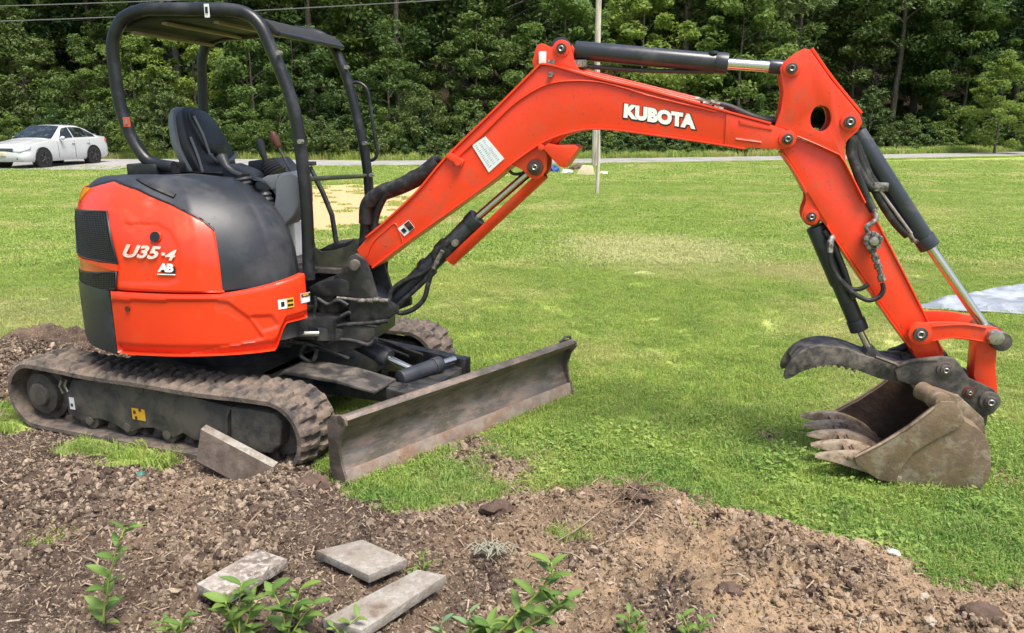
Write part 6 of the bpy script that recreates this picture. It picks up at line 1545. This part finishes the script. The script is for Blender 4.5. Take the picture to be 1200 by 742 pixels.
# board standing on edge against the track
TA, TB_ = T.at(235, 503, -.93), T.at(320, 548, -.93)
d = (TB_-TA); d.normalize(); nrm = Vector((-T.L.x, -T.L.y, 0))
a1, b1 = TA, TB_; dn = Vector((0, 0, -.15))+nrm*.05; th_ = -T.L*.035*-1
P_ = [a1, b1, b1+T.L*.04+Vector((0, 0, .012)), a1+T.L*.04+Vector((0, 0, .012))]
mb = MB(); mb.add(P_+[p+dn for p in P_], [[0, 1, 2, 3], [7, 6, 5, 4]]+[[i, (i+1) % 4, 4+(i+1) % 4, 4+i] for i in range(4)])
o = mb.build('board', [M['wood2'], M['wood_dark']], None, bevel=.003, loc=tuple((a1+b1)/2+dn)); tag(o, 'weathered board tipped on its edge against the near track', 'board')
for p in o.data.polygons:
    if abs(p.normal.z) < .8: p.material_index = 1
for p, r in (((470, 712), .03),): pass

def rock(px, z, r, m_, name, label, cat, seed, flat=.7, group=None):
    g = ground(px[0], px[1], z); bm = bmesh.new(); bmesh.ops.create_icosphere(bm, subdivisions=3, radius=1); rr = random.Random(seed); off = rr.uniform(0, 50)
    for v in bm.verts:
        k = 1+.5*float(fbm(np.array([v.co.x*1.3+off]), np.array([v.co.y*1.3+v.co.z*1.7]), 1.2, 3, seed)[0])+.22*float(fbm(np.array([v.co.x+v.co.z*.7+off]), np.array([v.co.y-v.co.z]), 4.5, 2, seed+3)[0]); v.co *= k
        v.co.x *= r*rr.uniform(.999, 1.001)*1.15; v.co.y *= r*.9; v.co.z *= r*flat
    me = bpy.data.meshes.new(name); bm.to_mesh(me); bm.free(); me.materials.append(m_); finish(me, 50)
    o = link(name, me, None, (g.x, g.y, (soil_z(g.x, g.y) if (g.y < 6 and soil_mask(g.x, g.y) > 0) else 0)+r*flat*.30)); o.rotation_euler = (0, 0, rr.uniform(0, 6)); tag(o, label, cat, group); return o
M['rock_tan'] = mat('tan_stone', (.36, .26, .17), .9, var=.3, vscale=20, bump=.6, bscale=60)
M['rock_pale'] = mat('pale_stone', (.33, .28, .22), .85, var=.2, vscale=20, bump=.4, bscale=60)
M['rock_dark'] = mat('dark_clod', (.10, .065, .048), .95, var=.35, vscale=25, bump=.9, bscale=70)
M['paper'] = mat('pale_scrap', (.42, .46, .42), .7, var=.1)
rock((1010, 640), .03, .050, M['rock_tan'], 'earth_lump', 'tan lump of earth on the grass edge at the lower right', 'clod', 3, .8)
rock((1046, 651), .02, .026, M['paper'], 'paper_scrap', 'small white scrap in the grass right of the tan lump', 'scrap', 5, .25)
rock((656, 574), .03, .028, M['rock_tan'], 'stone', 'small tan stone at the upper edge of the soil below the blade', 'stone', 8)
rock((581, 601), .03, .055, M['rock_dark'], 'earth_clod', 'dark clod of earth on the soil under the dozer blade', 'clod', 11)
rock((365, 570), .07, .060, M['rock_dark'], 'earth_clod', 'big brown clod in front of the near track', 'clod', 12)
rock((855, 698), .06, .040, M['rock_dark'], 'earth_clod', 'dark clod low in the soil right of the leafy plant', 'clod', 14)
rock((1089, 735), .06, .020, M['rock_pale'], 'stone', 'small round pale stone at the bottom right', 'stone', 15)
rock((1082, 706), .06, .017, M['rock_pale'], 'stone', 'small flat pale stone above the round one at the bottom right', 'stone', 16)
rock((100, 575), .05, .045, M['rock_dark'], 'earth_clod', 'brown clod at the left below the track', 'clod', 18)
rock((300, 600), .08, .035, M['rock_dark'], 'earth_clod', 'brown clod between the tipped board and the grey-brown board', 'clod', 19)
rock((795, 590), .05, .026, M['rock_pale'], 'stone', 'pale stone on the soil right of the root clump', 'stone', 22)
rock((1150, 722), .06, .055, M['rock_dark'], 'earth_clod', 'dark clod at the bottom right corner of the soil', 'clod', 23)
rock((166, 566), .05, .018, mat('green_plastic', (.04, .16, .12), .4), 'plastic_bit', 'small teal scrap on the soil below the track', 'scrap', 24, .6)
rock((50, 304), 0, .11, M['paper'], 'paper_scrap', 'flat pale scrap on the lawn left of the machine', 'scrap', 25, .08)
rock((1132, 290), 0, .12, mat('dry_leaf', (.55, .52, .25), .8), 'dry_leaf', 'yellowish dry leaf on the lawn right of the arm', 'leaf', 26, .08)
# rubble and bags near the pole
M['blue_cloth'] = mat('blue_sheet', (.03, .07, .22), .6, var=.3, vscale=12)
M['cream'] = mat('cream_board', (.62, .55, .38), .8, var=.15)
rock((649, 203), 0, .22, M['blue_cloth'], 'blue_bundle', 'crumpled dark blue sheet lying left of the utility pole', 'bundle', 31, .9)
rock((664, 204), 0, .24, M['paper'], 'white_sack', 'white sack lying between the blue sheet and the pole', 'sack', 32, .5)
rock((676, 200), 0, .25, M['rock_dark'], 'brown_sack', 'brown sack behind the cream board by the pole', 'sack', 33, .6)
rock((706, 205), 0, .20, M['cream'], 'cream_scrap', 'cream scrap lying right of the pole', 'scrap', 35, .4)
g = ground(686, 206)
mb = MB(); G_ = Frame((g.x, g.y), 5); mb.prism(G_, [(-.32, .0), (.30, .0), (.22, .30), (-.10, .33)], -.06, .02); o = mb.build('cream_board', M['cream'], None, bevel=.01, loc=(g.x, g.y, 0)); tag(o, 'cream board leaning on the rubble left of the pole', 'board')

# ---- tarpaulin on the lawn
M['tarp'] = mat('grey_tarp', (.19, .215, .25), .5, var=.10, vscale=3, dirt=(.36, .40, .46), dirt_amt=.3, dirt_scale=3, bump=.15, bscale=14)
M['tarp_blue'] = mat('blue_tarp_side', (.07, .25, .42), .45, var=.15, vscale=4)
tq = [ground(1062, 362), ground(1215, 372), ground(1330, 352), ground(1200, 334)]
c = sum(tq, Vector())/4; N_ = 70; V = []
for j in range(N_+1):
    for i in range(N_+1):
        a, b = i/N_, j/N_; p = tq[0]*(1-a)*(1-b)+tq[1]*a*(1-b)+tq[2]*a*b+tq[3]*(1-a)*b; e = min(a, 1-a, b, 1-b)
        wr = abs(float(fbm(p.x*1.0+p.y*.7, p.y*1.6, 1.1, 3, 97)))*.12*min(1, e*7)+.07*abs(float(fbm(p.x*.8+p.y*1.5, p.y-p.x*.3, 3.2, 3, 13)))*min(1, e*9)+.02*float(vnoise(p.x*9, p.y*12, 3))*min(1, e*9)
        V.append((p.x+.06*float(fbm(p.x, p.y, 3, 2, 5))-c.x, p.y+.10*float(fbm(p.x, p.y, 2, 2, 6))-c.y, .022+wr*1.0))
V = np.array(V); F_ = grid_faces(N_+1, N_+1); nv = len(V)
low = V.copy(); low[:, 2] -= .006
bo = [i for i in range(N_+1)]+[j*(N_+1)+N_ for j in range(1, N_+1)]+[N_*(N_+1)+i for i in range(N_-1, -1, -1)]+[j*(N_+1) for j in range(N_-1, 0, -1)]
rim = np.array([[bo[(k+1) % len(bo)], bo[k], bo[k]+nv, bo[(k+1) % len(bo)]+nv] for k in range(len(bo))])
me = np_mesh('tarpaulin', np.concatenate([V, low]), np.concatenate([F_, F_[:, ::-1]+nv, rim]), M['tarp']); me.materials.append(M['tarp_blue'])
o = link('tarpaulin', me, None, (c.x, c.y, 0)); tag(o, 'crumpled silver-grey tarpaulin spread on the lawn behind the bucket', 'tarpaulin')
ce = np.array([p.center[:] for p in me.polygons]);
mi = ((ce[:, 1] < -.0+.30*(0)+np.interp(ce[:, 0], [-.6, 0, .9, 2], [-9, -.62, -.35, -.3]))).astype(np.int32); me.polygons.foreach_set('material_index', mi)

# ---- roots, twigs, dry tuft
M['root'] = mat('dry_root', (.20, .14, .09), .9, var=.35, vscale=30)
M['root_pale'] = mat('pale_root', (.26, .20, .14), .9, var=.25, vscale=30)
M['dry'] = mat('dry_grey_stalk', (.26, .26, .20), .85, var=.25, vscale=30)
g = ground(745, 588, .06); rc = empty('root_clump', (g.x, g.y, .04), 'tangled clump of dark roots with long trailing runners on the soil', 'roots')
rr = random.Random(4)
mb = MB(); bm_ = None
for k in range(90):
    q = rr.uniform(0, 2*pi); a = Vector((g.x+rr.gauss(0, .02), g.y+rr.gauss(0, .02), .08+rr.uniform(0, .05))); L_ = rr.uniform(.06, .17); e = a+Vector((cos(q)*L_, sin(q)*L_*.7, rr.uniform(-.06, .02)))
    mb.tube(catmull([a, a.lerp(e, .5)+Vector((rr.gauss(0, .02), rr.gauss(0, .02), rr.uniform(0, .04))), e], 3), [.0028]*4+[.002]*2+[.001], 4) if False else mb.tube([a, a.lerp(e, .5)+Vector((rr.gauss(0, .02), rr.gauss(0, .02), rr.uniform(0, .04))), e], [.003, .0024, .001], 4)
o = mb.build('fine_roots', M['root'], rc, smooth=60); o['kind'] = 'stuff'
rr_m = rock((748, 592), .05, .055, M['rock_dark'], 'root_ball', '', '', 41, .7)

rr_m.parent = rc; rr_m.location = Vector(rr_m.location)-rc.location
def runner(px, nm='runner', m_='root_pale', r=.0032, zz=.018):
    pts = []
    for i, (x, y) in enumerate(px):
        q = ground(x, y, .06); pts.append(Vector((q.x, q.y, soil_z(q.x, q.y)+zz+.02*sin(i*2.1)*(0 < i < len(px)-1))))
    return MB().tube(catmull(pts, 5), r, 6).build(nm, M[m_], rc, smooth=60)
runner([(757, 576), (735, 583), (705, 597), (680, 612), (655, 626)]); runner([(757, 603), (748, 618), (725, 628), (700, 640)]); runner([(650, 640), (670, 650), (690, 655), (712, 650)])
runner([(752, 578), (740, 574), (728, 580), (742, 590)], r=.003); runner([(770, 590), (790, 600), (800, 612)], r=.003)
for i, (pp, lb) in enumerate([([(288, 625), (300, 615), (310, 606)], 'thin dark twig on the soil above the grey-brown board'), ([(612, 700), (625, 690), (640, 688)], 'short twig beside the leafy plant'), ([(100, 655), (112, 660), (118, 668)], 'pale twig at the left of the soil'), ([(60, 425), (75, 414), (92, 409)], 'pale twig behind the rear of the track')]):
    pts = [ground(x, y, .05) for x, y in pp]; pts = [Vector((q.x, q.y, soil_z(q.x, q.y)+.012)) for q in pts]
    o = MB().tube(catmull(pts, 4), .004, 6).build('twig', M['root' if i < 2 else 'root_pale'], None, loc=tuple(pts[0]), smooth=60); tag(o, lb, 'twig')
g = ground(573, 648, .05); dt = MB(); rr = random.Random(9)
for k in range(46):
    q = rr.uniform(0, 2*pi); a = Vector((g.x+rr.gauss(0, .03), g.y+rr.gauss(0, .015), .05)); L_ = rr.uniform(.03, .08)
    dt.tube([a, a+Vector((cos(q)*L_*.6, sin(q)*L_*.4, L_*.55)), a+Vector((cos(q)*L_*1.1, sin(q)*L_*.8, L_*.25))], [.003, .003, .0015], 4)
o = dt.build('dried_plant', M['dry'], None, loc=(g.x, g.y, .05), smooth=60); tag(o, 'small pale grey dried-up plant on the bare soil', 'plant')

# ---- leafy shoots in the foreground
M['shoot_leaf'] = leaf_mat('shoot_leaves', (.13, .29, .055), (.32, .52, .13), .4)
M['shoot_leaf2'] = leaf_mat('bluish_leaves', (.13, .30, .15), (.28, .48, .26), .35)
M['shoot_stem'] = mat('yellow_green_stem', (.36, .40, .09), .5, var=.2, vscale=20)
def leaf_mesh(k):
    r = random.Random(k); L_ = 1; V = []; n = 7; w0 = .155+.035*(k % 3)
    for i in range(n+1):
        t = i/n; w_ = w0*sin(pi*min(1, t**.85))**.8+.004; z = -.30*t*t+.10*t; 
        V += [(t, -w_, z+.10*w_/w0*.6), (t, 0, z), (t, w_, z+.10*w_/w0*.6)]
    F = []
    for i in range(n):
        a = i*3; F += [(a, a+3, a+4, a+1), (a+1, a+4, a+5, a+2)]
    V2 = [(x, y, z-.012) for x, y, z in V]; N = len(V); F += [tuple(q+N for q in reversed(f)) for f in F]
    me = np_mesh('leaf', V+V2, F, M['shoot_leaf2' if k == 3 else 'shoot_leaf']); a = me.attributes.new('tint', 'FLOAT', 'POINT')
    a.data.foreach_set('value', np.array(([.35, .75, .35]*(n+1))*2, np.float32)); return me
LM = [leaf_mesh(k) for k in range(4)]
def shoot(base_px, z0, stems, nleaf, lsize, label, seed, rad=.004, blue=False, cat='plant'):
    r = random.Random(seed); g = ground(base_px[0], base_px[1], z0); g.z = soil_z(g.x, g.y)-.01 if g.y > 1.95 else 0
    o = empty('leafy_shoot', tuple(g), label, cat)
    for st_ in stems:
        pts = [g]
        for (px, py, yo) in st_: pts.append(at_depth(px, py, g.y+yo))
        C_ = [Vector(p) for p in catmull(pts, 6)]
        MB().tube(C_, [rad*(1-.6*i/len(C_)) for i in range(len(C_))], 7).build('stem', M['shoot_stem'], o, smooth=60)
        nleaf_ = int(nleaf*1.5)
        for k in range(nleaf_):
            t = (k+1.2)/(nleaf_+.4); i = min(len(C_)-2, int(t*(len(C_)-1))); p = C_[i].lerp(C_[i+1], t*(len(C_)-1)-i) if t < 1 else C_[-1]
            ax = (C_[i+1]-C_[i]).normalized(); q = k*2.4+r.uniform(-.4, .4); side = Vector((cos(q), sin(q)*.8-.25, .0)).normalized()
            dr = (side*.9+ax*.55+Vector((0, 0, .15))).normalized(); s = lsize*r.uniform(.75, 1.2)*(1-.25*t)
            lf = link('leaf', LM[3 if blue else r.randrange(3)], o); zax = (Vector((0, 0, 1))-dr*dr.z).normalized(); zax = (zax+Vector((r.gauss(0, .3), r.gauss(0, .3)-.2, 0))).normalized(); yax = zax.cross(dr).normalized(); zax = dr.cross(yax)
            mt = Matrix((dr*s, yax*s, zax*s)).transposed().to_4x4(); mt.translation = p-g; lf.matrix_local = mt
    return o
shoot((122, 742), 0, [[(122, 715, 0), (128, 680, .0), (136, 645, 0), (147, 617, .02)]], 13, .085, 'tall leafy shoot rising from the soil at the left', 1)
shoot((280, 745), .05, [[(280, 712, 0), (283, 685, 0)], [(292, 720, .02), (298, 700, .02)], [(270, 722, -.02), (264, 705, -.02)]], 7, .085, 'bushy leafy sprout in front of the grey-brown board', 2)
shoot((335, 748), .05, [[(332, 720, 0), (318, 690, 0)], [(342, 722, 0), (352, 690, 0)], [(350, 730, 0), (366, 708, 0)]], 6, .085, 'bright leafy sprout between the grey-brown board and the long pale board', 3)
shoot((560, 760), .05, [[(590, 735, 0), (620, 705, 0), (645, 678, 0), (646, 660, 0)], [(600, 745, -.05), (640, 722, -.05), (665, 700, -.05)], [(570, 745, .03), (575, 735, .03)]], 12, .10, 'largest leafy plant at the bottom, with slanting yellow stems', 4, .006)
shoot((552, 752), .05, [[(551, 735, 0), (550, 718, 0)], [(520, 742, 0), (518, 728, 0)]], 3, .07, 'small plant with a round bluish leaf left of the largest plant', 5, .004, True)
shoot((738, 752), .05, [[(738, 735, 0), (737, 718, 0)], [(745, 740, 0), (750, 722, 0)]], 5, .06, 'small bright sprout right of the largest plant', 6)
shoot((810, 755), .05, [[(806, 738, 0), (800, 722, 0)], [(820, 740, 0), (826, 724, 0)]], 6, .055, 'small yellowish sprout second from the right', 7)
shoot((212, 750), .05, [[(212, 735, 0), (218, 722, 0)], [(205, 740, 0), (190, 728, 0)]], 6, .06, 'low sprout at the bottom between the tall shoot and the bushy sprout', 8)
shoot((408, 752), .05, [[(405, 738, 0), (420, 722, 0)], [(398, 742, 0), (390, 734, 0)]], 5, .055, 'low sprout in front of the long pale board', 9)
shoot((495, 665), .06, [[(497, 655, 0), (493, 648, 0)], [(500, 660, 0), (512, 656, 0)], [(490, 664, 0), (478, 668, 0)]], 4, .035, 'tiny yellow weed beside the upper pale board', 10, .002)
